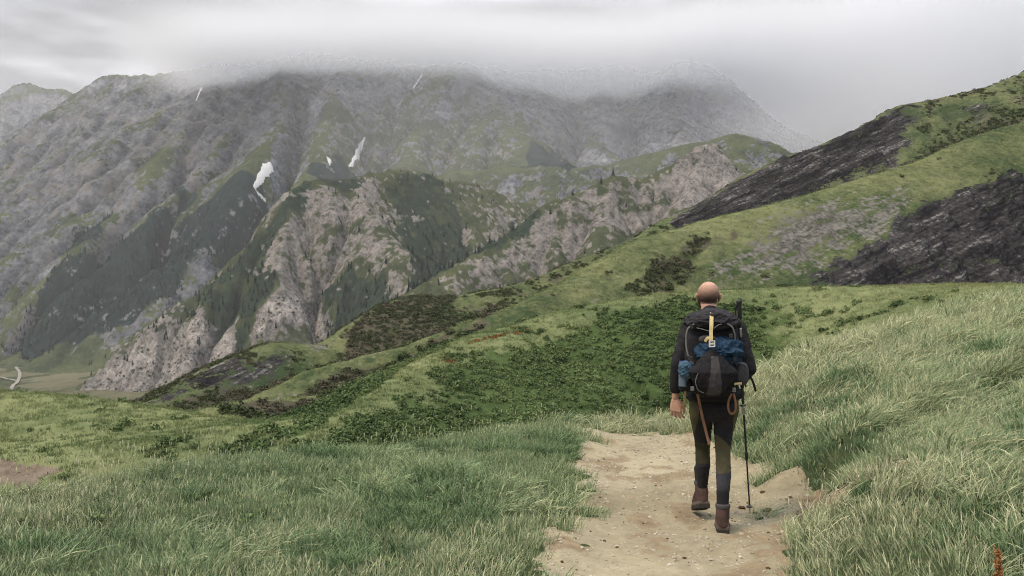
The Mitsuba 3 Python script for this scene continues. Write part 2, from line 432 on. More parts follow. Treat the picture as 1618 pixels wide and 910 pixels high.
# ------------------------------------------------------------------ the rocky spurs in front of it
SPUR = [
    line([(860, 330, 1900), (760, 292, 1860), (690, 276, 1780), (620, 272, 1690), (560, 279, 1600), (505, 284, 1560), (465, 300, 1535), (436, 330, 1505), (395, 385, 1470),
          (345, 437, 1445), (285, 482, 1420), (225, 522, 1400), (165, 567, 1385), (105, 617, 1370), (60, 650, 1360)], 0.86, 1.35, 10),
    line([(560, 279, 1600), (590, 330, 1500), (640, 400, 1380)], 1.1, 1.2, 10),
    line([(465, 300, 1535), (450, 380, 1440), (430, 450, 1350)], 1.1, 1.2, 8),
    line([(345, 437, 1445), (330, 480, 1390), (300, 540, 1320)], 1.1, 1.2, 8),
    line([(640, 470, 1080), (700, 440, 1120), (760, 400, 1180), (830, 352, 1235), (885, 312, 1280), (960, 285, 1320), (1060, 268, 1350), (1088, 238, 1368), (1118, 224, 1380), (1140, 224, 1388),
          (1165, 262, 1400), (1215, 282, 1430), (1300, 300, 1450), (1450, 340, 1450)], 0.95, 0.55, 6),
    line([(960, 285, 1320), (950, 350, 1230), (930, 410, 1150)], 0.8, 0.8, 6),
    line([(1118, 224, 1380), (1090, 300, 1280), (1060, 370, 1180)], 0.85, 0.85, 5),
]
spur = Land(np.linspace(-0.66, 0.52, 800), geo(900, 2050, 400))
X, Y = spur.X, spur.YY
crags = Massif(SPUR, (-1400, 1120), (880, 2080), 5.0, (17, 230), 5.0, [(15, 80)], 30, 0.034, 0.035, None, seed=50)
H = crags.get(crags.Z, X, Y)
H = H + 9 * (ridged(X / 34, Y / 34, 5, 68, 0.62) - 0.45) + 2.2 * fb(X / 9, Y / 9, 3, 71)
spur.Z = H
base = VALLEY - 25
right = sst(660, 700, 809 + 1500 * spur.U)
sl = spur.slope()
m0 = np.clip(0.15 + 0.35 * sst(0.7, 1.3, sl), 0, 1)
for pix, k in (
    ([(425, 350), (470, 295), (560, 284), (600, 300), (625, 345), (650, 415), (600, 430), (540, 420), (490, 440), (520, 490), (520, 530), (400, 545), (440, 450), (400, 420)], 0.60),
    ([(130, 610), (220, 530), (300, 490), (390, 520), (370, 580), (250, 640), (140, 640)], 0.93),
    ([(440, 470), (500, 455), (520, 530), (400, 548), (390, 530)], 1.05),
    ([(230, 520), (300, 490), (300, 520), (240, 540)], 0.8),
    ([(700, 455), (800, 395), (880, 320), (960, 288), (1060, 272), (1120, 228), (1150, 235), (1180, 290), (1100, 340), (1000, 380), (860, 420), (720, 460)], 0.62),
    ([(640, 430), (700, 400), (710, 430), (660, 450)], 0.6),
    ([(1060, 270), (1088, 238), (1118, 224), (1145, 225), (1180, 275), (1215, 300), (1150, 330), (1080, 330)], 0.85),
):
    g = spur.region(pix, 16, 45, 2, 3)
    m0 = m0 * (1 - g) + g * np.clip(0.15 * m0 + k * 0.85, 0, 1)
m1 = np.zeros(X.shape)
for pix, k in (
    ([(600, 290), (700, 280), (860, 300), (880, 330), (800, 390), (700, 440), (640, 410), (620, 340)], 0.62),
    ([(120, 600), (230, 520), (340, 430), (420, 350), (440, 430), (330, 500), (250, 540)], 0.55),
    ([(500, 450), (600, 430), (680, 450), (560, 540), (520, 500)], 0.75),
    ([(400, 420), (440, 440), (400, 540), (370, 530)], 0.7),
    ([(820, 300), (870, 290), (870, 330), (800, 350)], 0.8),
    ([(465, 295), (500, 280), (560, 276), (600, 285), (560, 300), (500, 305), (455, 340), (425, 400), (390, 440), (340, 470), (300, 490), (285, 480), (345, 435), (400, 380), (436, 330)], 0.85),
    ([(300, 480), (380, 470), (430, 440), (440, 470), (390, 520), (330, 500)], 0.8),
):
    m1 = np.maximum(m1, k * spur.region(pix, 22, 50, 3, 9))
m0 = m0 * (1 - 0.55 * sst(0.25, 0.7, m1))
spur.m = [m0, m1]
me, uv = spur.mesh(cut=spur.Z > base)
setting('rocky_spur', me, 'spur_cover', uv)

# ------------------------------------------------------------------ the slate ridges to the right
RIDGE = [
    line([(1900, -40, 400), (1750, 40, 390), (1618, 112, 380), (1560, 135, 370), (1500, 152, 365), (1452, 160, 362), (1425, 164, 358), (1395, 180, 352), (1340, 207, 345), (1250, 242, 335), (1150, 292, 320),
          (1060, 340, 310), (1000, 377, 300), (900, 413, 290), (830, 443, 280), (760, 459, 270), (700, 466, 265), (655, 465, 262), (600, 484, 258), (520, 532, 250), (440, 567, 245),
          (380, 592, 240), (300, 627, 235), (180, 655, 230)], 0.62, 0.8, 5),
    line([(1900, 60, 250), (1750, 125, 240), (1618, 192, 230), (1500, 230, 215), (1400, 271, 205), (1300, 299, 195), (1200, 331, 185), (1100, 351, 176), (1030, 369, 170), (980, 396, 163), (930, 426, 156), (870, 463, 146),
          (809, 491, 136)], 0.60, 0.6, 3.0),
    line([(870, 463, 146), (809, 491, 136), (715, 546, 120), (650, 577, 110), (590, 606, 102), (500, 616, 95), (420, 622, 90), (345, 633, 86), (300, 652, 83)], 0.95, 0.8, 2.2),
    line([(815, 488, 140), (770, 503, 138), (700, 523, 135), (600, 552, 130), (500, 582, 125), (425, 611, 120), (360, 640, 116)], 0.95, 0.8, 2.2),
    line([(500, 545, 225), (440, 541, 215), (400, 552, 210), (340, 585, 200), (250, 632, 190)], 0.7, 0.4, 4),
    line([(390, 660, 70), (345, 634, 72), (318, 638, 73), (280, 656, 74)], 0.5, 0.5, 1.5),
]
ridge = Land(np.linspace(-0.52, 0.72, 680), geo(58, 470, 520))
X, Y = ridge.X, ridge.YY
slopes = Massif(RIDGE, (-130, 350), (52, 480), 1.3, (1.6, 45), 0.8, [(1.3, 24)], 20, 0.034, 0.06, None, seed=80)
H = slopes.get(slopes.Z, X, Y) + 0.30 * fb(X / 4, Y / 4, 3, 93)
ridge.Z = H.copy()
m0, m1 = np.zeros(X.shape), np.zeros(X.shape)
for pix, k in (
    ([(1275, 440), (1340, 405), (1400, 380), (1440, 330), (1500, 305), (1560, 285), (1618, 278), (1760, 250), (1760, 460), (1275, 460)], 1.0),
    ([(1040, 352), (1150, 297), (1250, 248), (1340, 212), (1420, 170), (1470, 185), (1400, 240), (1300, 290), (1200, 320), (1100, 345)], 0.95),
    ([(1480, 165), (1540, 160), (1618, 140), (1618, 170), (1520, 205), (1460, 225)], 0.55),
    ([(300, 590), (400, 570), (470, 545), (480, 575), (430, 605), (340, 628), (230, 640)], 0.75),
):
    m0 = np.maximum(m0, k * ridge.region(pix, 3.5, 14, 3, 3))
for pix, k in (
    ([(1150, 415), (1250, 345), (1400, 315), (1480, 275), (1520, 270), (1440, 330), (1400, 380), (1330, 405), (1260, 445), (1090, 455)], 0.82),
    ([(1560, 140), (1618, 118), (1618, 135), (1500, 190), (1420, 240), (1440, 205)], 0.6),
    ([(480, 575), (500, 540), (545, 525), (520, 570), (490, 590)], 0.9),
    ([(570, 560), (600, 520), (615, 520), (600, 555)], 0.6),
):
    m1 = np.maximum(m1, k * ridge.region(pix, 5.0, 12, 6, 5))
m1 *= 1 - m0
scrub = np.zeros(X.shape)
for pix, k in (
    ([(990, 462), (1020, 425), (1090, 385), (1150, 365), (1185, 352), (1180, 375), (1110, 420), (1080, 455)], 0.85),
    ([(520, 535), (600, 485), (660, 466), (715, 467), (720, 500), (640, 545), (600, 555), (560, 560), (500, 545)], 0.95),
    ([(715, 500), (800, 480), (815, 490), (760, 510), (700, 520)], 0.8),
    ([(350, 650), (375, 642), (420, 633), (500, 628), (580, 617), (640, 590), (600, 640), (500, 680), (400, 680)], 1.0),
    ([(425, 620), (520, 592), (570, 590), (640, 565), (650, 575), (590, 602), (500, 614)], 1.0),
    ([(640, 562), (690, 538), (770, 506), (790, 508), (715, 545), (650, 575)], 0.9),
    ([(250, 630), (300, 560), (400, 556), (440, 548), (470, 550), (400, 600), (300, 632)], 0.6),
    ([(1310, 300), (1400, 262), (1500, 215), (1618, 165), (1618, 185), (1500, 226), (1400, 266), (1330, 290)], 0.5),
    ([(1460, 330), (1540, 290), (1618, 262), (1618, 290), (1540, 305), (1450, 340)], 0.8),
):
    scrub = np.maximum(scrub, k * ridge.region(pix, 3.0, 9, 3, 15))
_, _, D, K = tents(X, Y, RIDGE)
pxl = 809 + 1500 * ridge.U + 45 * fb(X / 9, Y / 9, 3, 98)
back = (K == 0) * sst(0.8, 2.2, D + 0.8 * fb(X / 5, Y / 5, 3, 97))
m0 = np.maximum(m0, back * sst(1030, 1060, pxl) * sst(1470, 1415, pxl))
m0 = np.maximum(m0, 0.58 * back * sst(540, 470, pxl))
scrub = np.maximum(scrub, 0.75 * back * sst(560, 500, pxl) + 0.85 * (K == 4) * sst(2, 5, D))
scrub = np.maximum(scrub, back * (0.55 * sst(1400, 1480, pxl) + 0.95 * sst(735, 700, pxl) * sst(470, 510, pxl) + 0.42 * sst(700, 740, pxl) * sst(1060, 1030, pxl)))
low = (K == 0) * sst(1280, 1330, pxl) * sst(20, 30, D)
m0 = m0 * (1 - low)
scrub = np.maximum(scrub, 0.8 * low)
edge = sst(1.2, 3.5, D + 1.2 * fb(X / 6, Y / 6, 3, 99))
scrub = np.maximum(scrub, 1.0 * edge * (K == 3))
scrub = np.maximum(scrub, 1.0 * edge * (K == 3))
scrub *= (1 - m0) * (1 - m1)
m1 = m1 - scrub
# slate stands in tilted beds: their edges are real steps of the ground
tilt = (H - 0.42 * X)
beds = ridged(tilt / 2.6 + 1.6 * fb(X / 45, Y / 45, 3, 82), (X + 0.42 * H) / 16, 4, 95, 0.6)
beds2 = ridged(tilt / 0.8, (X + 0.42 * H) / 6, 3, 97, 0.6)
ridge.Z = H + m0 * (1.5 * (beds - 0.45) + 1.0 * (beds2 - 0.45)) + m1 * 0.35 * (beds2 - 0.45)
ridge.m = [m0, m1]
me, uv = ridge.mesh(cut=ridge.Z > -75 - 0.1 * (ridge.YY - 60))
setting('slate_ridge', me, 'ridge_cover', uv)

# ------------------------------------------------------------------ the hill behind the walker and the hummock on the left
HILL = [
    line([(2000, 430, 45), (1800, 440, 50), (1618, 450, 56), (1500, 449, 64), (1400, 452, 70), (1240, 454, 75), (1100, 460, 75), (1000, 470, 73), (900, 490, 70), (809, 517, 66), (740, 547, 60), (640, 592, 52),
          (590, 624, 47), (540, 657, 42), (490, 692, 36), (440, 730, 31)], 0.52, 0.6, 3.0),
    line([(-500, 640, 42), (-200, 622, 46), (0, 619, 50), (100, 624, 50), (200, 639, 49), (290, 657, 47), (380, 667, 44), (445, 668, 41), (482, 690, 38.5), (500, 730, 37.5), (515, 850, 37)], 0.10, 0.85, 4),
]
hill = Land(np.linspace(-0.75, 0.85, 640), geo(17, 84, 380))
X, Y = hill.X, hill.YY
H, S, D, K = tents(X + 0.8 * fb(X / 9, Y / 9, 2, 101), Y + 0.8 * fb(X / 9 + 5, Y / 9, 2, 102), HILL, 0.25)
bump = sst(0, 6, D)
H = H + 0.55 * fb(X / 7, Y / 7, 3, 103) * bump + 0.10 * fb(X / 1.1, Y / 1.1, 3, 105)
hill.Z = H
m0, m1 = np.zeros(X.shape), np.zeros(X.shape)
for pix, k in (
    ([(500, 700), (620, 640), (700, 590), (800, 545), (900, 510), (1060, 520), (1200, 500), (1300, 520), (1200, 600), (1000, 650), (800, 660), (620, 700)], 0.72),
    ([(200, 735), (330, 690), (450, 675), (490, 690), (420, 720), (300, 740)], 0.62),
    ([(900, 505), (1050, 480), (1060, 500), (900, 540)], 0.6),
    ([(1200, 480), (1400, 500), (1300, 520), (1200, 520)], 0.55),
):
    m0 = np.maximum(m0, k * hill.region(pix, 2.5, 6, 9, 3))
near = sst(-0.02, -0.16, hill.U)
face = sst(1.3 - 1.2 * near, 4.6 - 3.6 * near, D + (2.2 - 1.4 * near) * fb(X / 6, Y / 6, 3, 119)) * (K == 0)
m0 = np.maximum(m0, face * (0.85 - 0.62 * sst(0.18, 0.34, hill.U)) * sst(0.62, 0.30, hill.U))
m1 = np.maximum(m1, hill.region([(-60, 726), (0, 722), (60, 727), (100, 741), (50, 765), (-80, 765)], 0.5, 0.8, 1, 5))
hill.Z = hill.Z - 0.45 * m1 + m1 * 0.25 * ridged(X / 0.6, Y / 0.6, 3, 108)
hill.m = [m0, m1]
me, uv = hill.mesh(cut=hill.Z > -22)
setting('hillside', me, 'hill_cover', uv)

# ------------------------------------------------------------------ the meadow by the path
LIP = np.array([at(px, py, EYE * 1500 / (py - 455)) for px, py in ((-700, 830), (-300, 802), (0, 775), (330, 730), (500, 712), (640, 692), (900, 662), (1010, 655))])
LIPX = np.concatenate([LIP[:, 0], [3.2, 4.6, 6.3, 9.0, 14, 30]])
LIPY = np.concatenate([LIP[:, 1], [14.2, 15.0, 15.4, 15.6, 16, 16]])
PY = np.array([-30, 3.0, 4.5, 5.6, 6.3, 7.0, 7.7, 8.5, 9.4, 10.5, 11.6, 12.4, 14.0, 17.0])
PL = np.array([-0.6, -0.45, -0.2, 0.12, 0.25, 0.36, 0.52, 0.60, 0.64, 0.70, 0.85, 1.15, 1.6, 2.2])
PR = np.array([1.7, 1.7, 1.75, 1.68, 1.78, 2.12, 2.42, 2.40, 2.28, 2.22, 2.20, 2.10, 2.75, 3.4])


TERRACES = [(np.array(p), h) for p, h in (
    ([(2.15, 7.72), (2.9, 7.85), (3.5, 8.45), (4.6, 8.9), (7, 9.3), (20, 10)], 0.20), ([(2.6, 9.7), (4.0, 10.1), (6.0, 10.9), (20, 12)], 0.12),
    ([(3.3, 11.9), (5.0, 12.2), (8, 12.9), (20, 13.5)], 0.10), ([(2.2, 6.3), (3.2, 6.35), (5, 6.9), (20, 8)], 0.13))]


def meadow_height(x, y):
    lip = np.interp(x, LIPX, LIPY)
    over = np.clip(y - lip + 0.6, 0, None)
    side = np.clip(x - np.interp(y, PY, PR) - 0.05, 0, None)
    bank = 0.32 * side - 0.011 * np.clip(side, 0, 9) ** 2 + 0.08 * sst(0, 0.4, side)
    bank = bank * sst(-2, 4, y)
    left = np.clip(np.interp(y, PY, PL) - x, 0, None)
    swell = 0.12 * fb(x / 2.6, y / 2.6, 3, 111) * sst(0.1, 1.2, np.maximum(side, left)) + 0.05 * sst(0, 0.5, np.maximum(side, left))
    terrace = 0
    for pts, hgt in TERRACES:
        sd = y - np.interp(x, pts[:, 0], pts[:, 1]) + 0.12 * fb(x / 0.9, y / 0.9, 2, 112)
        terrace = terrace + hgt * sst(-0.12, 0.30, sd) * np.exp(-np.clip(sd, 0, None) / 1.3) * sst(pts[0, 0] - 0.2, pts[0, 0] + 0.4, x)
    inside = sst(0.05, 0.4, np.minimum(x - np.interp(y, PY, PL), np.interp(y, PY, PR) - x))
    wear = -0.05 * inside + 0.030 * fb(x / 0.55, y / 0.55, 3, 113) + 0.013 * fb(x / 0.13, y / 0.13, 3, 115)
    return bank + swell + wear + terrace - 0.42 * over - 0.012 * over ** 2


def path_mask(x, y):
    """1 on the trodden earth: the path, the spur where walkers leave it and two bare steps in the bank."""
    w = 0.16 * fb(x / 0.55, y / 0.55, 4, 117) + 0.05 * fb(x / 0.12, y / 0.12, 2, 118)
    d = np.minimum(x - np.interp(y, PY, PL), np.interp(y, PY, PR) - x) + w
    d = np.minimum(d, 11.5 - y - 0.35 * np.abs(x - 1.35) ** 2 + 1.3 * w)
    d = d - 0.5 * sst(0.25, 0.6, fb(x / 0.8 + 3, y / 0.5, 3, 123)) * sst(0.75, 0.2, d)
    step = -np.ones(x.shape) * 9
    for pts, r in STEPS:
        for a, b in zip(pts[:-1], pts[1:]):
            e = b - a
            t = np.clip(((x - a[0]) * e[0] + (y - a[1]) * e[1]) / (e @ e), 0, 1)
            step = np.maximum(step, r - np.hypot(x - a[0] - t * e[0], (y - a[1] - t * e[1]) * 1.5) + 1.3 * w)
    return sst(-0.04, 0.05, np.maximum(d, step)), sst(-0.05, 0.12, step) * sst(0.3, -0.05, d)


def ground_hit(px, py, lift=0.0):
    """Where the line of sight through a picture point meets the meadow."""
    Yt = np.geomspace(2.5, 40, 6000)
    xt = (px - 809) / 1500.0 * Yt
    on = np.nonzero(meadow_height(xt, Yt) + lift >= EYE + (455 - py) / 1500.0 * Yt)[0]
    i = on[0] if len(on) else len(Yt) - 1
    return np.array([xt[i], Yt[i], meadow_height(xt[i:i + 1], Yt[i:i + 1])[0]])


STEPS = []
STEPS = [(np.array([ground_hit(*q)[:2] for q in pts]), r) for pts, r in (
    ([(1190, 790), (1260, 785), (1340, 782)], 0.18), ([(1375, 740), (1430, 735), (1475, 728)], 0.16), ([(1510, 702), (1560, 698), (1640, 692), (1760, 686)], 0.17), ([(1170, 705), (1225, 690)], 0.05))]


def sinh_axis(c, a, b, fine, n):
    k = np.linspace(np.arcsinh((a - c) / fine), np.arcsinh((b - c) / fine), n)
    return c + fine * np.sinh(k)


gx, gy = sinh_axis(1.3, -40, 42, 2.0, 540), sinh_axis(7.5, -30, 34, 2.0, 480)
X, Y = np.meshgrid(gx, gy)
Z = meadow_height(X, Y)
M0, M1 = path_mask(X, Y)
Z = Z - 0.05 * M1
nv, nu = X.shape
i = np.arange(nv * nu).reshape(nv, nu)
q = np.stack([i[:-1, :-1], i[:-1, 1:], i[1:, 1:], i[1:, :-1]], -1).reshape(-1, 4)
f = np.vstack([q[:, [0, 1, 2]], q[:, [0, 2, 3]]])
v = np.stack([X, Y, Z], -1).reshape(-1, 3)
uvm = np.stack([M0, M1], -1).reshape(-1, 2)
nrm = meshkit.arrays((v, f), True)[2]
trod = (M0.reshape(-1)[f] > 0.5).all(1)


def sub(sel):
    used = np.unique(f[sel])
    new = np.zeros(len(v), int)
    new[used] = np.arange(len(used))
    return trimesh.Trimesh(v[used], new[f[sel]], process=False), uvm[used]


for key, sel in (('meadow', ~trod), ('footpath', trod)):
    me, uv = sub(sel)
    setting(key, me, 'meadow_cover', uv)
# ------------------------------------------------------------------ plants: shapes shared by many copies
rng = np.random.default_rng(4)


def grass_colour(p, n, uv):
    patch = fbm(p.x / 0.9, p.y / 0.9, 0.0, 3)
    dry = smoothstep(0.40, 0.70, fbm(p.x / 2.3 + 4, p.y / 3.1, 0.0, 3) + 0.25 * (uv.x - 0.5) + 0.16 * smoothstep(2.0, 4.0, p.x))
    green = mix((0.132, 0.208, 0.108), (0.268, 0.352, 0.190), dr.clip(0.2 + 0.8 * patch * uv.x * 1.6, 0, 1))
    straw = mix((0.37, 0.38, 0.23), (0.60, 0.58, 0.40), uv.x)
    return mix(green, straw, dr.clip(0.06 + 0.44 * dry + 0.30 * uv.y * uv.y + 0.4 * (uv.x - 0.6), 0, 0.88))


def lush_colour(p, n, uv):
    green = mix((0.088, 0.158, 0.082), (0.180, 0.270, 0.145), uv.x)
    return mix(green, (0.21, 0.24, 0.12), 0.35 * uv.y * uv.y)


def sward_colour(p, n, uv):
    a = fbm(p.x / 6, p.y / 6, 0.0, 3)
    green = mix((0.098, 0.144, 0.064), (0.225, 0.265, 0.132), dr.clip(0.5 + 1.1 * (a - 0.5) + 0.7 * (uv.x - 0.5), 0, 1))
    return mix(green, (0.26, 0.25, 0.12), dr.clip(0.35 * uv.y + 0.9 * (a - 0.5), 0, 0.8))


def bush_colour(p, n, uv):
    a = fbm(p.x / 5, p.y / 5, p.z / 5, 3)
    green = mix((0.048, 0.080, 0.036), (0.165, 0.225, 0.098), dr.clip(0.15 + 1.5 * (a - 0.4) + 0.75 * (uv.x - 0.4), 0, 1))
    return mix(green, (0.13, 0.15, 0.06), smoothstep(0.8, 1.0, uv.x) * 0.5)


def scrub_colour(p, n, uv):
    a = fbm(p.x / 11, p.y / 11, p.z / 9, 3)
    return mix(mix((0.026, 0.038, 0.020), (0.085, 0.104, 0.050), uv.x), (0.095, 0.085, 0.066), smoothstep(0.42, 0.6, a) * 0.75)


for key, fn in (('grass_blade', grass_colour), ('lush_blade', lush_colour), ('sward_blade', sward_colour), ('bush_leaf', bush_colour), ('scrub_leaf', scrub_colour)):
    scene[key] = {'type': 'twosided', 'bsdf': {'type': 'diffuse', 'reflectance': proc(fn)}}
scene['spruce_needles'] = {'type': 'twosided', 'bsdf': {'type': 'diffuse', 'reflectance': {'type': 'rgb', 'value': [0.010, 0.020, 0.018]}}}


def blades(n, radius, length, width, droop, lean, r, segs=3, stalk=0):
    """A tuft: n curved blades of grass. Returns vertices, triangles and (random, height along the blade) per vertex."""
    V, F, UV, at0 = [], [], [], 0
    for k in range(n):
        a, rad = r.uniform(0, 2 * np.pi), radius * math.sqrt(r.uniform())
        root = np.array([rad * math.cos(a), rad * math.sin(a), -0.02])
        ln, w = length * r.uniform(0.5, 1.2), width * r.uniform(0.7, 1.25)
        h = a + r.normal(0, 0.9)
        out = np.array([math.cos(h), math.sin(h), 0]) * r.uniform(0.25, 1.0) * droop + np.array([lean[0], lean[1], 0]) * r.uniform(0.5, 1.3)
        t = np.linspace(0, 1, segs + 1)[:, None]
        mid = root + ln * (t * np.array([0, 0, 1.0]) * (1 - 0.42 * t * min(1.2, np.linalg.norm(out))) + (0.25 * t + 0.75 * t * t) * out * 0.8)
        side = np.cross(out + [0, 0, 0.4], r.normal(size=3))
        side /= np.linalg.norm(side)
        ww = w * np.array([0.8, 1.0, 0.8, 0.0])[np.round(np.linspace(0, 3, segs + 1)).astype(int)][:, None] / 2
        L, R = mid - side * ww, mid + side * ww
        rows = np.stack([L, R], 1).reshape(-1, 3)[:-1]
        f = [(2 * i, 2 * i + 1, 2 * i + 3) for i in range(segs - 1)] + [(2 * i, 2 * i + 3, 2 * i + 2) for i in range(segs - 1)] + [(2 * segs - 2, 2 * segs - 1, 2 * segs)]
        V.append(rows)
        F.append(np.array(f) + at0)
        UV.append(np.stack([np.full(len(rows), r.uniform()), np.repeat(t[:, 0], 2)[:-1]], 1))
        at0 += len(rows)
    return np.vstack(V), np.vstack(F), np.vstack(UV)


def leafy(n, rx, rz, size, r, hollow=0.55, flat=0.0):
    """A low bush: n leaf sprays (bent quads) spread through a lumpy dome."""
    lumps = [(r.uniform(-0.55, 0.55) * rx, r.uniform(-0.55, 0.55) * rx, r.uniform(0.5, 1.0)) for _ in range(4)]
    V, F, UV = [], [], []
    for k in range(n):
        cx, cy, s = lumps[r.integers(len(lumps))]
        d = r.normal(size=3)
        d[2] = abs(d[2])
        d /= np.linalg.norm(d)
        rad = r.uniform(hollow, 1.0) * s
        c = np.array([cx + 0.6 * rx * rad * d[0], cy + 0.6 * rx * rad * d[1], rz * rad * d[2] - 0.03])
        nn = d + r.normal(size=3) * 0.55
        nn /= np.linalg.norm(nn)
        a = np.cross(nn, r.normal(size=3))
        a /= np.linalg.norm(a)
        b = np.cross(nn, a)
        z = size * r.uniform(0.6, 1.3)
        V.append(np.array([c - a * z - nn * z * 0.2, c - b * z * 0.5, c + a * z - nn * z * 0.2, c + b * z * 0.5 + nn * z * 0.15]))
        F.append(np.array([[0, 1, 3], [1, 2, 3]]) + 4 * k)
        UV.append(np.tile([r.uniform(), d[2]], (4, 1)))
    return np.vstack(V), np.vstack(F), np.vstack(UV)


def shared(key, vfu, bsdf):
    scene[key] = {'type': 'shapegroup', 'shape': mikit.ply((vfu[0], vfu[1]), bsdf, uv=vfu[2] if len(vfu) > 2 else None)}


def place(name, k, group, p, normal, scale, spin, squash=1.0):
    z = np.array(normal) / np.linalg.norm(normal)
    x = np.array([math.cos(spin), math.sin(spin), 0])
    x = x - z * (x @ z)
    x /= np.linalg.norm(x)
    m = np.eye(4)
    m[:3, 0], m[:3, 1], m[:3, 2], m[:3, 3] = x * scale, np.cross(z, x) * scale, z * scale * squash, p
    scene[f'{name}__{k:05d}'] = {'type': 'instance', 'to_world': T(m), 'shape': {'type': 'ref', 'id': group}}


def scatter(land, density, hide, r, rows=None):
    """Random spots on a sheet, density per square metre, where the land is in view or less than hide metres below the line of sight."""
    sight = np.maximum.accumulate((land.Z - EYE) / land.YY, axis=0)
    seen = land.Z + hide >= EYE + sight * land.YY
    seen &= np.abs(land.U) < 0.60
    area = np.abs(np.gradient(land.YY, axis=0) * np.gradient(land.X, axis=1))
    wgt = (density * area * seen).ravel()
    n = r.poisson(wgt.sum())
    cells = np.searchsorted(np.cumsum(wgt), r.uniform(0, wgt.sum(), n))
    rr, cc = np.unravel_index(np.clip(cells, 0, wgt.size - 1), land.Z.shape)
    rr, cc = np.clip(rr + r.uniform(-0.5, 0.5, n), 0, land.Z.shape[0] - 1.001), np.clip(cc + r.uniform(-0.5, 0.5, n), 0, land.Z.shape[1] - 1.001)
    y = np.interp(rr, np.arange(len(land.Y)), land.Y)
    x = np.interp(cc, np.arange(len(land.u)), land.u) * y
    z = ndimage.map_coordinates(land.Z, [rr, cc], order=1)
    return np.stack([x, y, z], -1), (rr, cc)


# ------------------------------------------------------------------ grass of the meadow
NK = 6
for k in range(NK):
    shared(f'short_tuft_{k}', blades(40, 0.13, 0.12, 0.0052, 0.55, (0.12, 0.0), rng), 'grass_blade')
    shared(f'long_tuft_{k}', blades(56, 0.14, 0.22, 0.0056, 0.9, (0.6, 0.05), rng, 4), 'grass_blade')
    shared(f'lush_tuft_{k}', blades(60, 0.12, 0.23, 0.0068, 0.8, (0.2, 0.0), rng, 4), 'lush_blade')
    shared(f'sward_tuft_{k}', blades(22, 0.30, 0.20, 0.022, 0.7, (0.15, 0.0), rng, 2), 'sward_blade')


def slope_normal(x, y, e=0.15):
    hx = (meadow_height(x + e, y) - meadow_height(x - e, y)) / (2 * e)
    hy = (meadow_height(x, y + e) - meadow_height(x, y - e)) / (2 * e)
    return np.stack([-hx, -hy, np.ones(x.shape)], -1)


def meadow_spots(per_m2, r):
    y = np.sqrt(r.uniform(3.6 ** 2, 22.0 ** 2, int(per_m2 * 0.5 * 1.24 * (22.0 ** 2 - 3.6 ** 2))))
    x = r.uniform(-0.62, 0.62, len(y)) * y
    lip = np.interp(x, LIPX, LIPY)
    keep = (y < lip + 2.0) & (r.uniform(size=len(y)) < np.clip(9.0 / y, 0.25, 1.0))
    x, y = x[keep], y[keep]
    pm, _ = path_mask(x, y)
    keep = r.uniform(size=len(x)) > pm * 1.25 - 0.02
    return x[keep], y[keep], pm[keep]


x, y, pm = meadow_spots(150, rng)
z, nrm_ = meadow_height(x, y), slope_normal(x, y)
sideR = x - np.interp(y, PY, PR)
tall = sst(-0.05, 0.5, fb(x / 1.6, y / 1.6, 3, 121) + 0.35 * (sideR > 0) - 0.12)
clump = fb(x / 0.55, y / 0.55, 2, 127)
gap = sst(-0.10, -0.32, fb(x / 0.42 + 5, y / 0.30, 3, 129)) * (0.45 + 0.5 * sst(0.1, 0.6, sideR))
lush = fb(x / 1.3 + 8, y / 1.3, 3, 125) + 0.12 * rng.normal(size=len(x))
for k in range(len(x)):
    low = rng.uniform() < gap[k]
    edge = 1 - 0.6 * pm[k]
    long_ = rng.uniform() < tall[k] and pm[k] < 0.4
    kind = ('lush_tuft' if lush[k] > 0.33 else 'long_tuft') if long_ else ('lush_tuft' if lush[k] > 0.42 else 'short_tuft')
    sc = rng.uniform(0.6, 1.15) * (1 + 0.35 * clump[k]) * edge * (0.75 if kind == 'lush_tuft' and not long_ else 1.0) * min(1.5, max(1.0, y[k] / 10))
    if low:
        kind, sc = 'lush_tuft', sc * 0.42
    n_ = nrm_[k] * 0.6 + np.array([0, 0, 0.4])
    place('grass', k, f'{kind}_{rng.integers(NK)}', (x[k], y[k], z[k]), n_, sc, rng.normal(0.0, 0.55 if sideR[k] > 0 else 1.2))
labels['grass'] = {'kind': 'stuff'}

# broad leaved herbs between the blades
for k in range(4):
    shared(f'herb_shape_{k}', leafy(26, 0.085, 0.07, 0.022, rng, 0.3), 'bush_leaf')
x, y, pm = meadow_spots(9.0, rng)
keep = (pm < 0.5) & (fb(x / 0.8 + 3, y / 0.8, 3, 171) > 0.02)
x, y = x[keep], y[keep]
z = meadow_height(x, y)
for k in range(len(x)):
    place('meadow_herbs', k, f'herb_shape_{rng.integers(4)}', (x[k], y[k], z[k] + 0.03), (0, 0, 1), rng.uniform(0.7, 1.7), rng.uniform(0, 6.28))
labels['meadow_herbs'] = {'kind': 'stuff'}

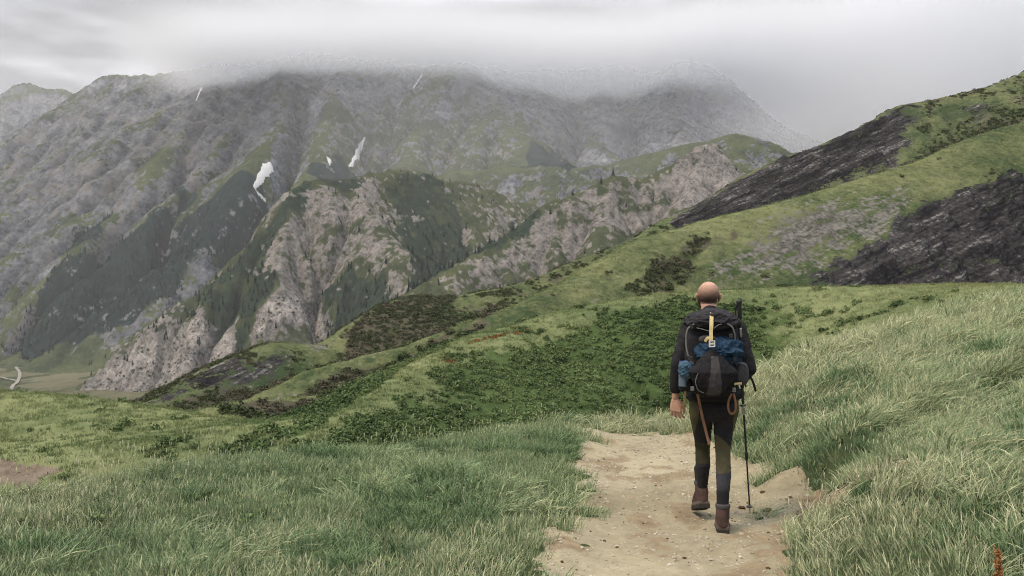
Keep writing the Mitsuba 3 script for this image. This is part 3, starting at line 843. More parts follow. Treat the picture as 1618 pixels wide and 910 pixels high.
# flowering stems that stand above the sward
for k in range(4):
    V, F, UV = blades(5, 0.16, 0.36, 0.0036, 0.35, (0.12, 0.0), rng, 4)
    heads = []
    for q in range(5):
        tip = V[q * 9 + 8]
        hd = trimesh.creation.icosphere(1, 1.0)
        hd.apply_scale([0.005, 0.005, 0.026])
        hd.apply_translation(tip - [0, 0, 0.01])
        heads.append(hd)
    hv = trimesh.util.concatenate(heads)
    shared(f'seed_stem_{k}', (np.vstack([V, hv.vertices]), np.vstack([F, hv.faces + len(V)]), np.vstack([UV, np.tile([0.85, 1.0], (len(hv.vertices), 1))])), 'grass_blade')
x, y, pm = meadow_spots(9.0, rng)
keep = (pm < 0.1) & (x < np.interp(y, PY, PR) + 0.6) & (rng.uniform(size=len(x)) < sst(0.05, 0.4, fb(x / 1.9, y / 1.9, 2, 131) + 0.45 * sst(2.4, 0.2, np.abs(y - np.interp(x, LIPX, LIPY)))))
x, y = x[keep], y[keep]
z = meadow_height(x, y)
for k in range(len(x)):
    place('seeding_grass', k, f'seed_stem_{rng.integers(4)}', (x[k], y[k], z[k]), (0, 0, 1), rng.uniform(0.6, 1.1), rng.normal(0, 0.8))
labels['seeding_grass'] = {'kind': 'stuff'}

# ------------------------------------------------------------------ low bushes and sward of the hill and the hummock
for k in range(5):
    shared(f'bush_shape_{k}', leafy(110, 0.42, 0.34, 0.06, rng), 'bush_leaf')
    shared(f'scrub_shape_{k}', leafy(80, 1.15, 0.85, 0.19, rng), 'scrub_leaf')
bushy = hill.m[0]
dens = 8.0 * sst(0.20, 0.80, bushy + 0.55 * fb(hill.X / 3.5, hill.YY / 3.5, 4, 141)) + 0.06
pts, rc = scatter(hill, dens, 0.5, rng)
for k, p in enumerate(pts):
    place('low_bushes', k, f'bush_shape_{rng.integers(5)}', p, (0, 0, 1), rng.uniform(0.4, 1.1) + 0.7 * rng.uniform() ** 6, rng.uniform(0, 6.28))
labels['low_bushes'] = {'kind': 'stuff'}
scene['russet_leaf'] = {'type': 'twosided', 'bsdf': {'type': 'diffuse', 'reflectance': proc(lambda p, n, uv: mix((0.10, 0.055, 0.025), (0.26, 0.12, 0.055), uv.x))}}
shared('russet_shape', leafy(90, 0.40, 0.22, 0.06, rng), 'russet_leaf')
rusty = hill.region([(735, 548), (780, 528), (830, 516), (826, 522), (775, 540)], 0.5, 2, 1, 3) + hill.region([(690, 574), (705, 566), (716, 572), (700, 580)], 0.3, 2, 1, 3)
pts, rc = scatter(hill, 5.0 * rusty, 0.2, rng)
for k, p in enumerate(pts):
    place('russet_bushes', k, 'russet_shape', p, (0, 0, 1), rng.uniform(0.5, 1.1), rng.uniform(0, 6.28))
labels['russet_bushes'] = {'kind': 'stuff'}
dens = 7.0 * sst(0.85, 0.35, bushy) * (1 - hill.m[1])
pts, rc = scatter(hill, dens, 0.3, rng)
for k, p in enumerate(pts):
    place('hill_grass', k, f'sward_tuft_{rng.integers(NK)}', p, (0, 0, 1), rng.uniform(0.6, 1.2), rng.normal(0, 1.2))
labels['hill_grass'] = {'kind': 'stuff'}
dens = 0.8 * sst(0.7, 0.2, ridge.m[0] + np.abs(ridge.m[1])) * (ridge.YY < 260)
pts, rc = scatter(ridge, dens, 0.5, rng)
for k, p in enumerate(pts):
    place('ridge_grass', k, f'sward_tuft_{rng.integers(NK)}', p, (0, 0, 1), rng.uniform(1.4, 3.2), rng.normal(0, 1.2), 0.7)
labels['ridge_grass'] = {'kind': 'stuff'}

# dark alder scrub on the slate ridges
sc_ = 1.6 * sst(0.25, 0.7, -ridge.m[1] + 0.5 * fb(ridge.X / 7, ridge.YY / 7, 3, 145)) + 0.003
pts, rc = scatter(ridge, sc_, 1.5, rng)
for k, p in enumerate(pts):
    place('alder_scrub', k, f'scrub_shape_{rng.integers(5)}', p, (0, 0, 1), rng.uniform(0.5, 1.15), rng.uniform(0, 6.28))
labels['alder_scrub'] = {'kind': 'stuff'}

# ------------------------------------------------------------------ spruces and fallen boulders on the far slopes
for k in range(3):
    V, F, at0 = [], [], 0
    for q in range(4):
        z0, z1, rad = 0.12 + 0.22 * q, 0.12 + 0.22 * q + 0.36, 0.20 * (1 - 0.22 * q)
        a = np.linspace(0, 2 * np.pi, 8)[:-1] + q
        rr_ = rad * rng.uniform(0.7, 1.2, 7)
        V.append(np.vstack([np.stack([rr_ * np.cos(a), rr_ * np.sin(a), z0 + 0.05 * rng.normal(size=7)], 1), [[0, 0, min(z1, 1.0)]]]))
        F.append(np.array([[i, (i + 1) % 7, 7] for i in range(7)]) + at0)
        at0 += 8
    shared(f'spruce_shape_{k}', (np.vstack(V), np.vstack(F)), 'spruce_needles')
    b = trimesh.creation.icosphere(1, 1.0)
    b.vertices *= rng.uniform(0.6, 1.15, (len(b.vertices), 1)) * [1.0, 0.8, 0.7]
    shared(f'boulder_shape_{k}', (b.vertices, b.faces), 'spur_cover')
wood = sst(0.30, 0.7, mtn.m[1] + 0.7 * fb(mtn.X / 90, mtn.YY / 90, 3, 151)) * sst(250, 60, mtn.Z) * (mtn.Z > -150)
pts, rc = scatter(mtn, 0.014 * wood, 12, rng)
pts2, rc = scatter(spur, (0.010 * sst(0.3, 0.6, spur.m[1] + 0.5 * fb(spur.X / 40, spur.YY / 40, 3, 153)) * sst(120, 0, spur.Z) + 0.0004) * (spur.Z > VALLEY), 10, rng)
for k, p in enumerate(np.vstack([pts, pts2])):
    place('spruce_wood', k, f'spruce_shape_{rng.integers(3)}', p - [0, 0, 0.8], (0, 0, 1), rng.uniform(6, 13), rng.uniform(0, 6.28))
labels['spruce_wood'] = {'kind': 'stuff'}
talus = np.zeros(spur.X.shape)
for pix in ([(120, 620), (220, 530), (300, 500), (390, 520), (370, 580), (250, 640), (140, 640)], [(430, 480), (500, 460), (520, 530), (400, 548), (390, 530)]):
    talus = np.maximum(talus, spur.region(pix, 14, 40, 1, 21))
pts, rc = scatter(spur, 0.05 * talus, 4, rng)
for k, p in enumerate(pts):
    place('boulders', k, f'boulder_shape_{rng.integers(3)}', p, (0, 0, 1), 0.7 + 2.4 * rng.uniform() ** 4, rng.uniform(0, 6.28))
labels['boulders'] = {'kind': 'stuff'}
# ------------------------------------------------------------------ the walker
def cloth(key, colour, var=0.35, sheen=0.0):
    lo_, hi_ = tuple(float(x) * (1 - var) for x in colour), tuple(float(x) * (1 + var) for x in colour)

    def fn(p, n, uv):
        w = fbm(p.x / 0.05, p.y / 0.05, p.z / 0.05, 3)
        t = noise(p.x / 0.004, p.y / 0.004, p.z / 0.004)
        return mix(lo_, hi_, dr.clip(0.5 + 1.1 * (w - 0.5) + 0.5 * (t - 0.5), 0, 1))
    scene[key] = {'type': 'twosided', 'bsdf': {'type': 'principled', 'base_color': proc(fn), 'roughness': 0.8, 'specular': 0.25}}


def skin_colour(p, n, uv):
    w = fbm(p.x / 0.03, p.y / 0.03, p.z / 0.03, 3)
    return mix((0.40, 0.225, 0.165), (0.54, 0.33, 0.25), w)


scene['skin'] = {'type': 'principled', 'base_color': proc(skin_colour), 'roughness': 0.5, 'specular': 0.4}
cloth('black_knit', (0.013, 0.013, 0.016))
cloth('black_stretch', (0.017, 0.017, 0.020))
cloth('olive_stretch', (0.066, 0.060, 0.030))
cloth('dim_olive_stretch', (0.036, 0.034, 0.018))
cloth('charcoal_stretch', (0.036, 0.038, 0.046))
cloth('seam_thread', (0.20, 0.17, 0.08))


def stubble_colour(p, n, uv):
    w = fbm(p.x / 0.012, p.y / 0.012, p.z / 0.012, 3)
    k = smoothstep(HEAD_Z + 0.105, HEAD_Z - 0.035, p.z + 0.03 * (w - 0.5))
    return mix((0.44, 0.27, 0.205), (0.085, 0.052, 0.042), k)


HEAD_Z = float(EYE + (455 - 468) / 1500 * 7.14)
scene['stubble'] = {'type': 'twosided', 'bsdf': {'type': 'principled', 'base_color': proc(stubble_colour), 'roughness': 0.7, 'specular': 0.25}}
cloth('beard_hair', (0.055, 0.032, 0.022), 0.4)
cloth('boot_leather', (0.066, 0.040, 0.036), 0.5)
cloth('boot_rubber', (0.030, 0.027, 0.026), 0.4)
cloth('boot_rand', (0.075, 0.060, 0.050), 0.4)
cloth('pack_fabric', (0.010, 0.010, 0.013), 0.4)
cloth('lid_fabric', (0.021, 0.021, 0.026), 0.4)
cloth('grey_panel', (0.050, 0.048, 0.052), 0.25)
cloth('grey_webbing', (0.15, 0.147, 0.145), 0.25)
cloth('blue_fabric', (0.014, 0.040, 0.080), 0.45)
cloth('pale_blue_fabric', (0.042, 0.090, 0.140), 0.45)
cloth('yellow_webbing', (0.52, 0.43, 0.22), 0.15)
cloth('tan_webbing', (0.24, 0.13, 0.085), 0.3)
cloth('khaki_webbing', (0.20, 0.155, 0.06), 0.3)
scene['white_metal'] = {'type': 'principled', 'base_color': {'type': 'rgb', 'value': [0.78, 0.76, 0.72]}, 'roughness': 0.35, 'metallic': 0.4}
scene['pole_metal'] = {'type': 'principled', 'base_color': {'type': 'rgb', 'value': [0.035, 0.035, 0.042]}, 'roughness': 0.3, 'metallic': 0.5}
scene['bright_metal'] = {'type': 'principled', 'base_color': {'type': 'rgb', 'value': [0.45, 0.45, 0.47]}, 'roughness': 0.3, 'metallic': 0.9}
scene['black_rubber'] = {'type': 'principled', 'base_color': {'type': 'rgb', 'value': [0.016, 0.016, 0.017]}, 'roughness': 0.6}
scene['cap_plastic'] = {'type': 'principled', 'base_color': {'type': 'rgb', 'value': [0.055, 0.06, 0.30]}, 'roughness': 0.4}
scene['bottle_plastic'] = {'type': 'principled', 'base_color': {'type': 'rgb', 'value': [0.10, 0.13, 0.18]}, 'roughness': 0.25}

MF = manifold3d.Manifold


def ball(p, r, s=(1, 1, 1), n=24):
    return MF.sphere(1.0, n).scale((r * s[0], r * s[1], r * s[2])).translate(tuple(map(float, p)))


def bone(*joints, n=20):
    """Hull of the balls at consecutive joints (p, r); the pieces joined."""
    out = None
    for (p0, r0), (p1, r1) in zip(joints[:-1], joints[1:]):
        h = MF.batch_hull([ball(p0, r0, n=n), ball(p1, r1, n=n)])
        out = h if out is None else out + h
    return out


def tri(m):
    g = m.to_mesh()
    return trimesh.Trimesh(np.array(g.vert_properties[:, :3]), np.array(g.tri_verts), process=False)


def smoothed(m, edge=0.012, rounds=14):
    t = tri(m.refine_to_length(edge))
    t.merge_vertices()
    trimesh.smoothing.filter_taubin(t, 0.5, 0.53, rounds)
    return t


def wrinkle(t, amp, scale, seed=0, stretch=(1, 1, 1)):
    """Folds of cloth: the mesh pushed along its normals."""
    v = t.vertices / scale * np.array(stretch)
    f = 1 - 2 * np.abs(meshkit.fbm(v + seed * 3.7, 3, seed) - 0.5) * 2
    t.vertices = t.vertices + t.vertex_normals * (amp * (f - 0.6))[:, None]
    return t


def part(key, mesh, bsdf, smooth=True, label=None):
    if isinstance(mesh, MF):
        mesh = tri(mesh)
    scene[key] = mikit.ply(mesh, bsdf, smooth=smooth)
    if label:
        labels[key] = {'label': label}


def thing(key, label, category, group=None):
    labels[key] = {'label': label, 'category': category}
    if group:
        labels[key]['group'] = group


def ribbon(points, width, thick, face):
    """A strap of webbing through the points; face = the way its flat side looks at each point (one vector or several)."""
    p = np.array(points, float)
    k = np.linspace(0, len(p) - 1, 8 * (len(p) - 1) + 1)
    i = np.clip(k.astype(int), 0, len(p) - 2)
    g = lambda j: p[np.clip(j, 0, len(p) - 1)]
    t = (k - i)[:, None]
    c = 0.5 * (2 * g(i) + (g(i + 1) - g(i - 1)) * t + (2 * g(i - 1) - 5 * g(i) + 4 * g(i + 1) - g(i + 2)) * t ** 2 + (3 * g(i) - g(i - 1) - 3 * g(i + 1) + g(i + 2)) * t ** 3)
    d = np.gradient(c, axis=0)
    d /= np.linalg.norm(d, axis=1, keepdims=True)
    f = np.broadcast_to(np.array(face, float), c.shape)
    f = f - d * (f * d).sum(1, keepdims=True)
    f /= np.linalg.norm(f, axis=1, keepdims=True)
    s = np.cross(d, f)
    ring = np.stack([c + s * width / 2 + f * thick / 2, c - s * width / 2 + f * thick / 2, c - s * width / 2 - f * thick / 2, c + s * width / 2 - f * thick / 2], 1)
    n = len(c)
    F = []
    for a in range(n - 1):
        for b in range(4):
            F += [[4 * a + b, 4 * a + (b + 1) % 4, 4 * a + 4 + (b + 1) % 4], [4 * a + b, 4 * a + 4 + (b + 1) % 4, 4 * a + 4 + b]]
    F += [[0, 2, 1], [0, 3, 2], [4 * n - 4, 4 * n - 3, 4 * n - 2], [4 * n - 4, 4 * n - 2, 4 * n - 1]]
    m = trimesh.Trimesh(ring.reshape(-1, 3), np.array(F), process=False)
    trimesh.repair.fix_normals(m)
    return m


def rod(points, radii, sides=12):
    out = []
    for (a, b), (r, r1) in zip(zip(points[:-1], points[1:]), zip(radii[:-1], radii[1:])):
        out.append(MF.batch_hull([ball(a, r, n=sides), ball(b, r1, n=sides)]))
    return tri(MF.batch_boolean(out, manifold3d.OpType.Add)) if len(out) > 1 else tri(out[0])


def cushion(c, half, e=3.0, sub=5, amp=0.0, scale=0.08, seed=0, warp=None, stretch=(1, 1, 1)):
    """A stuffed shape: a superellipsoid with folds."""
    t = trimesh.creation.icosphere(sub, 1.0)
    n = t.vertices
    q = (np.abs(n) ** e).sum(1) ** (-1 / e)
    t.vertices = n * q[:, None] * np.array(half)
    if warp is not None:
        t.vertices = warp(t.vertices)
    if amp:
        wrinkle(t, amp, scale, seed, stretch)
    t.vertices = t.vertices + np.array(c)
    return t


# joints, in the pose of the photograph: right foot down behind, left foot swinging through
hipL, hipR = at(1109, 640, 7.06), at(1145, 640, 7.05)
kneeL, kneeR = at(1110, 709, 7.22), at(1142, 713, 7.02)
ankL, ankR = at(1109, 781, 7.23), at(1142, 818, 6.84)
shL, shR = at(1089, 519, 7.10), at(1166, 519, 7.10)
elL, wrL = at(1070, 579, 7.03), at(1067, 628, 7.08)
elR, wrR = at(1184, 583, 7.00), at(1173, 596, 7.24)
neck, head = at(1122, 500, 7.10), at(1119, 468, 7.14)
pelvis, waist, chest = at(1127, 634, 7.07), at(1126, 598, 7.05), at(1126, 545, 7.08)
X1 = np.array([1.0, 0, 0])

# hands: a palm, four fingers of three bones and a thumb from the side of the palm
def hand(wrist, along, side, back, curl, spread, thumb_in, k=1.0):
    """along = wrist to knuckles, side = towards the thumb, back = the way the back of the hand looks."""
    o = lambda a, s, b: wrist + k * (along * a + side * s + back * b)
    out = MF.batch_hull([ball(o(0.012, 0.014, 0), 0.017 * k), ball(o(0.012, -0.014, 0), 0.016 * k), ball(o(0.085, 0.030, 0.002), 0.0125 * k), ball(o(0.080, -0.030, 0.0), 0.0115 * k),
                         ball(o(0.050, 0.033, -0.004), 0.014 * k), ball(o(0.05, -0.03, -0.004), 0.0125 * k)])
    for s0, ln, fan in ((0.030, 0.074, 0.10), (0.010, 0.082, 0.02), (-0.010, 0.076, -0.06), (-0.029, 0.060, -0.15)):
        p, ang = o(0.083, s0, 0), 0.15
        chain = [(p, 0.0105 * k)]
        for q, (fr, rr) in enumerate(((0.45, 0.0095), (0.31, 0.0088), (0.24, 0.0076))):
            ang += curl * (0.8 if q == 0 else 1.1)
            d = along * math.cos(ang) - back * math.sin(ang) + side * fan * spread
            p = p + k * ln * fr * d / np.linalg.norm(d)
            chain.append((p, rr * k))
        out = out + bone(*chain, n=14)
    t0, t1 = o(0.022, 0.026, -0.006), o(0.052, 0.050 - 0.02 * thumb_in, -0.016 - 0.012 * thumb_in)
    t2 = t1 + k * (along * 0.028 + side * (0.008 - 0.022 * thumb_in) - back * (0.006 + 0.01 * thumb_in))
    t3 = t2 + k * (along * 0.021 + side * (0.002 - 0.02 * thumb_in) - back * (0.004 + 0.008 * thumb_in))
    return out + bone((t0, 0.016 * k), (t1, 0.012 * k), (t2, 0.0105 * k), (t3, 0.0085 * k), n=14)


unit = lambda v: np.array(v, float) / np.linalg.norm(v)
alL = unit([0.06, 0.10, -1.0])
sdL = unit(np.cross(alL, [-0.55, -0.83, 0.0]))
bkL = unit(np.cross(sdL, alL))
if sdL @ np.array([0.6, 0.8, 0]) < 0:
    sdL = -sdL
bkL = unit(np.array([-0.55, -0.83, 0.0]) - alL * (alL @ np.array([-0.55, -0.83, 0.0])))
handL = hand(wrL + alL * 0.01, alL, sdL, bkL, 0.30, 1.7, 0.2, 1.06)
gripdir = unit(at(1171, 585, 7.30) - at(1185, 803, 7.44))
alR = unit(np.array([0.05, 1.0, 0.12]))
sdR = unit(gripdir - alR * (gripdir @ alR))
bkR = unit(np.cross(sdR, alR))
if bkR[0] < 0:
    bkR = -bkR
handR = hand(wrR + np.array([0.022, 0.0, 0.0]), alR, sdR, bkR, 0.92, 0.1, 0.9)

skull = MF.batch_hull([ball(head + [0, -0.012, 0.022], 0.078, (0.98, 1.18, 1.12), 40), ball(head + [0, 0.05, -0.01], 0.062, (1, 1, 1.2), 32)])
skull = skull + MF.batch_hull([ball(head + [0, 0.060, -0.075], 0.040, (1.05, 0.9, 0.85)), ball(head + [0, 0.035, -0.02], 0.066), ball(head + [0, -0.01, -0.06], 0.058)])
skull = skull + bone((head + [0, 0.092, -0.005], 0.010), (head + [0, 0.116, -0.036], 0.013)) + ball(head + [0, 0.092, -0.068], 0.014, (1.7, 0.8, 0.55))
for s in (-1, 1):
    skull = skull + ball(head + [s * 0.033, 0.086, 0.006], 0.0125) + ball(head + [s * 0.033, 0.09, 0.024], 0.014, (1.5, 0.7, 0.6))
    ear = MF.batch_hull([ball(head + [s * 0.086, -0.002, 0.0], 0.022, (0.36, 0.75, 1.1)), ball(head + [s * 0.080, 0.006, -0.034], 0.012, (0.5, 0.9, 1.0)), ball(head + [s * 0.094, -0.012, 0.006], 0.012, (0.4, 0.8, 1.5))])
    ear = ear + MF.batch_hull([ball(head + [s * 0.087, -0.006, 0.012], 0.010, (0.5, 0.8, 1.1)), ball(head + [s * 0.088, -0.010, -0.012], 0.008, (0.5, 0.9, 1.2))])
    skull = skull + ear
body = skull + bone((head + [0, -0.012, -0.05], 0.058), (neck + [0, 0, -0.01], 0.060), (neck + [0, 0.005, -0.05], 0.068))
body = body + MF.batch_hull([ball(shL + [0.03, 0, -0.02], 0.05), ball(shR + [-0.03, 0, -0.02], 0.05), ball(chest + [-0.09, 0, 0], 0.085), ball(chest + [0.09, 0, 0], 0.085), ball(neck + [0, 0, -0.06], 0.06)])
body = body + MF.batch_hull([ball(chest + [-0.08, 0, 0], 0.08), ball(chest + [0.08, 0, 0], 0.08), ball(waist + [-0.06, 0, 0], 0.08), ball(waist + [0.06, 0, 0], 0.08)])
body = body + MF.batch_hull([ball(waist + [-0.06, 0, 0], 0.08), ball(waist + [0.06, 0, 0], 0.08), ball(hipL, 0.08), ball(hipR, 0.08)])
for h, k, a in ((hipL, kneeL, ankL), (hipR, kneeR, ankR)):
    calf = k * 0.66 + a * 0.34 + np.array([0, -0.022, 0])
    body = body + bone((h, 0.070), (k, 0.044), (calf, 0.042), (a, 0.028)) + bone((a, 0.028), (a + [0, 0.10, -0.055], 0.024), (a + [0, 0.15, -0.058], 0.018))
for s_, e_, w_, hd in ((shL, elL, wrL, handL), (shR, elR, wrR + np.array([0.022, 0, 0]), handR)):
    mid = e_ * 0.72 + w_ * 0.28
    body = body + bone((s_, 0.045), (e_, 0.034), (mid, 0.037), (w_, 0.0235)) + hd
bm = smoothed(body, 0.0055, 6)
part('person__body', bm, 'skin')

# stubble round the back of the head and a short beard
v = bm.vertices - head
tf = bm.triangles_center - head
sel = (tf[:, 2] > -0.055) & (tf[:, 2] < 0.085 - 0.5 * np.maximum(tf[:, 1] + 0.02, 0)) & (tf[:, 1] < 0.035) & (np.abs(tf[:, 0]) < 0.081) & (np.hypot(tf[:, 0], tf[:, 1]) > 0.03)
sel &= ~((np.abs(tf[:, 0]) > 0.0745) & (tf[:, 2] < 0.02) & (tf[:, 1] > -0.03))


def shell(src, sel, off):
    f = src.faces[sel]
    used = np.unique(f)
    new = np.zeros(len(src.vertices), int)
    new[used] = np.arange(len(used))
    return trimesh.Trimesh(src.vertices[used] + src.vertex_normals[used] * off, new[f], process=False)


part('person__hair', shell(bm, sel, 0.0012), 'stubble', label='dark stubble round the back of the shaved head')
sel = (tf[:, 2] < -0.035) & (tf[:, 2] > -0.125) & (tf[:, 1] > 0.012) & (np.abs(tf[:, 0]) < 0.078) & ((tf[:, 1] < 0.10) | (tf[:, 2] < -0.08))
part('person__beard', shell(bm, sel, 0.006), 'beard_hair')

# jacket with its sleeves pushed up the forearms
jk = MF.batch_hull([ball(shL + [0.02, 0, -0.02], 0.068), ball(shR + [-0.02, 0, -0.02], 0.068), ball(chest + [-0.10, 0, 0], 0.112, (1, 0.95, 1)), ball(chest + [0.10, 0, 0], 0.112, (1, 0.95, 1)), ball(neck + [0, -0.005, -0.045], 0.085)])
jk = jk + MF.batch_hull([ball(chest + [-0.10, 0, 0], 0.112, (1, 0.95, 1)), ball(chest + [0.10, 0, 0], 0.112, (1, 0.95, 1)), ball(waist + [-0.085, 0, 0], 0.10), ball(waist + [0.085, 0, 0], 0.10)])
jk = jk + MF.batch_hull([ball(waist + [-0.085, 0, 0], 0.10), ball(waist + [0.085, 0, 0], 0.10), ball(pelvis + [-0.085, -0.01, 0.045], 0.108), ball(pelvis + [0.085, -0.01, 0.045], 0.108)])
cuffL, cuffR = elL * 0.30 + wrL * 0.70, elR * 0.25 + (wrR + np.array([0.022, 0, 0])) * 0.75
jk = jk + bone((shL, 0.066), (shL * 0.5 + elL * 0.5, 0.058), (elL, 0.050), (cuffL, 0.043)) + bone((shR, 0.066), (shR * 0.5 + elR * 0.5, 0.058), (elR, 0.051), (cuffR, 0.043))
jk = jk + bone((neck + [0, -0.012, -0.02], 0.074), (neck + [0, -0.018, 0.022], 0.066))
jm = smoothed(jk, 0.011, 8)
part('person__jacket', wrinkle(jm, 0.007, 0.075, 3, (1.4, 1.4, 0.8)), 'black_knit', label='black long sleeved top with the cuffs pushed up')

# leggings: black, with olive knee panels and charcoal calves
lg = MF.batch_hull([ball(hipL + [0.005, -0.03, -0.02], 0.104), ball(hipR + [-0.005, -0.03, -0.02], 0.104), ball(pelvis + [-0.08, 0, 0.06], 0.098), ball(pelvis + [0.08, 0, 0.06], 0.098)])
legs = []
for h, k, a, sgn in ((hipL, kneeL, ankL, -1), (hipR, kneeR, ankR, 1)):
    calf = k * 0.64 + a * 0.36 + np.array([0, -0.024, 0])
    low = k * 0.12 + a * 0.88
    leg = bone((h + [sgn * 0.004, -0.012, -0.05], 0.094), (h * 0.45 + k * 0.55, 0.072), (k + [0, 0, 0.01], 0.055), (calf, 0.0545), (low, 0.037))
    legs.append(leg)
top = lg + legs[0] + legs[1]


def cut(m, p, n):
    """The two pieces of m on either side of the plane through p."""
    n = unit(n)
    return m.split_by_plane(tuple(n), float(n @ np.array(p)))


lm = smoothed(top, 0.012, 8)
wrinkle(lm, 0.0035, 0.06, 7, (1, 1, 1.8))
tc = lm.triangles_center
right = tc[:, 0] > np.interp(tc[:, 2], [0.1, kneeL[2], hipL[2]], [(ankL[0] + ankR[0]) / 2, (kneeL[0] + kneeR[0]) / 2, (hipL[0] + hipR[0]) / 2])
pyy = 455 - (tc[:, 2] - EYE) / tc[:, 1] * 1500.0
zz, xr_ = tc[:, 2], tc[:, 0] - kneeR[0]
kR, kL = kneeR[2], kneeL[2]
panelR = right & (zz < kR + 0.085 - 0.9 * xr_) & (zz > kR - 0.135 + 0.10 * xr_)
panelL = ~right & (zz < kL + 0.06) & (zz > kL - 0.10)
lowR, lowL = right & (zz <= kR - 0.135 + 0.10 * xr_), ~right & (zz <= kL - 0.10)
tape = (tc[:, 0] - 0.5 * (hipL[0] + hipR[0]) > 0.128) & (zz > kR + 0.10) & ~panelR & ~panelL
tape2 = (tc[:, 0] - 0.5 * (hipL[0] + hipR[0]) < -0.128) & (zz > kR + 0.10) & ~panelR & ~panelL
code = np.where(panelR, 1, np.where(panelL, 2, np.where(lowR, 3, np.where(lowL, 4, np.where(tape, 5, np.where(tape2, 6, 0))))))
pair = lm.face_adjacency
for _ in range(8):      # clean seams: every panel one connected piece
    votes = np.zeros((len(code), 7))
    np.add.at(votes, (pair[:, 0], code[pair[:, 1]]), 1)
    np.add.at(votes, (pair[:, 1], code[pair[:, 0]]), 1)
    own = votes[np.arange(len(code)), code]
    code = np.where(votes.max(1) > own, votes.argmax(1), code)
for c in range(7):
    f_ = np.nonzero(code == c)[0]
    e_ = pair[(code[pair[:, 0]] == c) & (code[pair[:, 1]] == c)]
    groups = trimesh.graph.connected_components(e_, nodes=f_)
    for g_ in sorted(groups, key=len)[:-1]:
        near = pair[np.isin(pair[:, 0], g_) ^ np.isin(pair[:, 1], g_)].ravel()
        near = code[near[~np.isin(near, g_)]]
        if len(near):
            code[g_] = np.bincount(near).argmax()
panelR, panelL, lowR, lowL, tape, tape2 = (code == c for c in range(1, 7))
for key, sel, mat, lb in (('leggings', ~(panelR | panelL | lowR | lowL | tape | tape2), 'black_stretch', 'tight black hiking leggings with olive and charcoal panels'), ('leggings__knee_panel', panelR, 'olive_stretch', 'olive panel behind the right knee'),
                          ('leggings__knee_panel_001', panelL, 'dim_olive_stretch', 'dark olive panel behind the left knee'), ('leggings__calf_panel', lowR, 'charcoal_stretch', None),
                          ('leggings__calf_panel_001', lowL, 'black_stretch', None), ('leggings__side_stripe', tape, 'olive_stretch', None), ('leggings__side_stripe_001', tape2, 'olive_stretch', None)):
    part('person__' + key, shell(lm, sel, 0.0), mat, label=lb)

# socks and boots
for nm, a, yaw, pitch in (('boot', ankR, 0.16, 0.0), ('boot_001', ankL, -0.06, 0.30)):
    c, s = math.cos(-yaw), math.sin(-yaw)
    R = np.array([[c, -s, 0], [s, c, 0], [0, 0, 1]])
    c, s = math.cos(-pitch), math.sin(-pitch)
    R = R @ np.array([[1, 0, 0], [0, c, -s], [0, s, c]])
    L = lambda x, y, z: a + R @ np.array([x, y, z])
    part('person__sock' + nm[4:], smoothed(bone((L(0, 0, 0.19), 0.046), (L(0, 0, 0.10), 0.043), (L(0, 0, 0.05), 0.044)), 0.012, 6), 'black_stretch')
    up = MF.batch_hull([ball(L(0, -0.028, -0.045), 0.036), ball(L(0, 0.03, -0.040), 0.040), ball(L(0, 0.0, 0.085), 0.050, (0.98, 1.1, 0.5)), ball(L(0, -0.012, 0.02), 0.047)])
    up = up + MF.batch_hull([ball(L(0, 0.0, 0.03), 0.046), ball(L(-0.012, 0.13, -0.045), 0.037), ball(L(0.012, 0.13, -0.045), 0.037), ball(L(0, 0.165, -0.055), 0.030), ball(L(0, 0.02, -0.05), 0.040)])
    bt = smoothed(up, 0.008, 8)
    bt.vertices = bt.vertices + bt.vertex_normals * (0.0035 * (meshkit.fbm(bt.vertices / 0.03, 3, 5) - 0.5) * 2)[:, None]
    part('person__' + nm, bt, 'boot_leather', label='brown leather hiking boot, ' + ('the nearer one, flat on the ground' if nm == 'boot' else 'the farther one, heel lifted'))
    lace = MF.batch_hull([ball(L(0, -0.002, 0.094), 0.053, (1, 1.12, 0.28)), ball(L(0, -0.002, 0.078), 0.0535, (1, 1.12, 0.28))])
    part(f'person__{nm}__collar', smoothed(lace, 0.008, 4), 'grey_panel')
    foot = [(-0.034, -0.052), (0.034, -0.052), (0.040, 0.0), (0.036, 0.06), (0.049, 0.13), (0.040, 0.185), (0.0, 0.205), (-0.034, 0.185), (-0.044, 0.13), (-0.034, 0.06), (-0.038, 0.0)]
    ring = lambda g, z0, z1: MF.hull_points(np.array([L(x * g, y * g, z) for x, y in foot for z in (z0, z1)]))
    rand = MF.batch_hull([ball(L(x * 1.0, y * 1.0, -0.071), 0.008, n=10) for x, y in foot] + [ball(L(x * 0.98, y * 0.99, -0.058), 0.006, n=10) for x, y in foot])
    part(f'person__{nm}__rand', rand, 'boot_rand', smooth=40)
    sole = MF.batch_hull([ball(L(x * 1.06, y * 1.03, -0.078), 0.007, n=10) for x, y in foot] + [ball(L(x * 1.04, y * 1.02, -0.101), 0.006, n=10) for x, y in foot])
    groove = None
    for q in np.arange(-0.045, 0.2, 0.024):
        g_ = MF.cube((0.2, 0.008, 0.016), True)
        mtx = np.hstack([R, L(0, q, -0.108)[:, None]])
        g_ = g_.transform(mtx)
        sole = sole - g_
    part(f'person__{nm}__sole', sole, 'boot_rubber', smooth=40)
thing('person', 'bald man in black top and leggings with brown boots walking away along the path', 'person')

# ------------------------------------------------------------------ his backpack
P = lambda px, py, Y: at(px, py, Y)
mid = P(1126, 560, 6.83)


def sag(v):
    k = v[:, 2] / 0.30
    return v * np.stack([1 - 0.10 * k - 0.06 * k * k, 1 - 0.12 * k, np.ones(len(v))], 1)


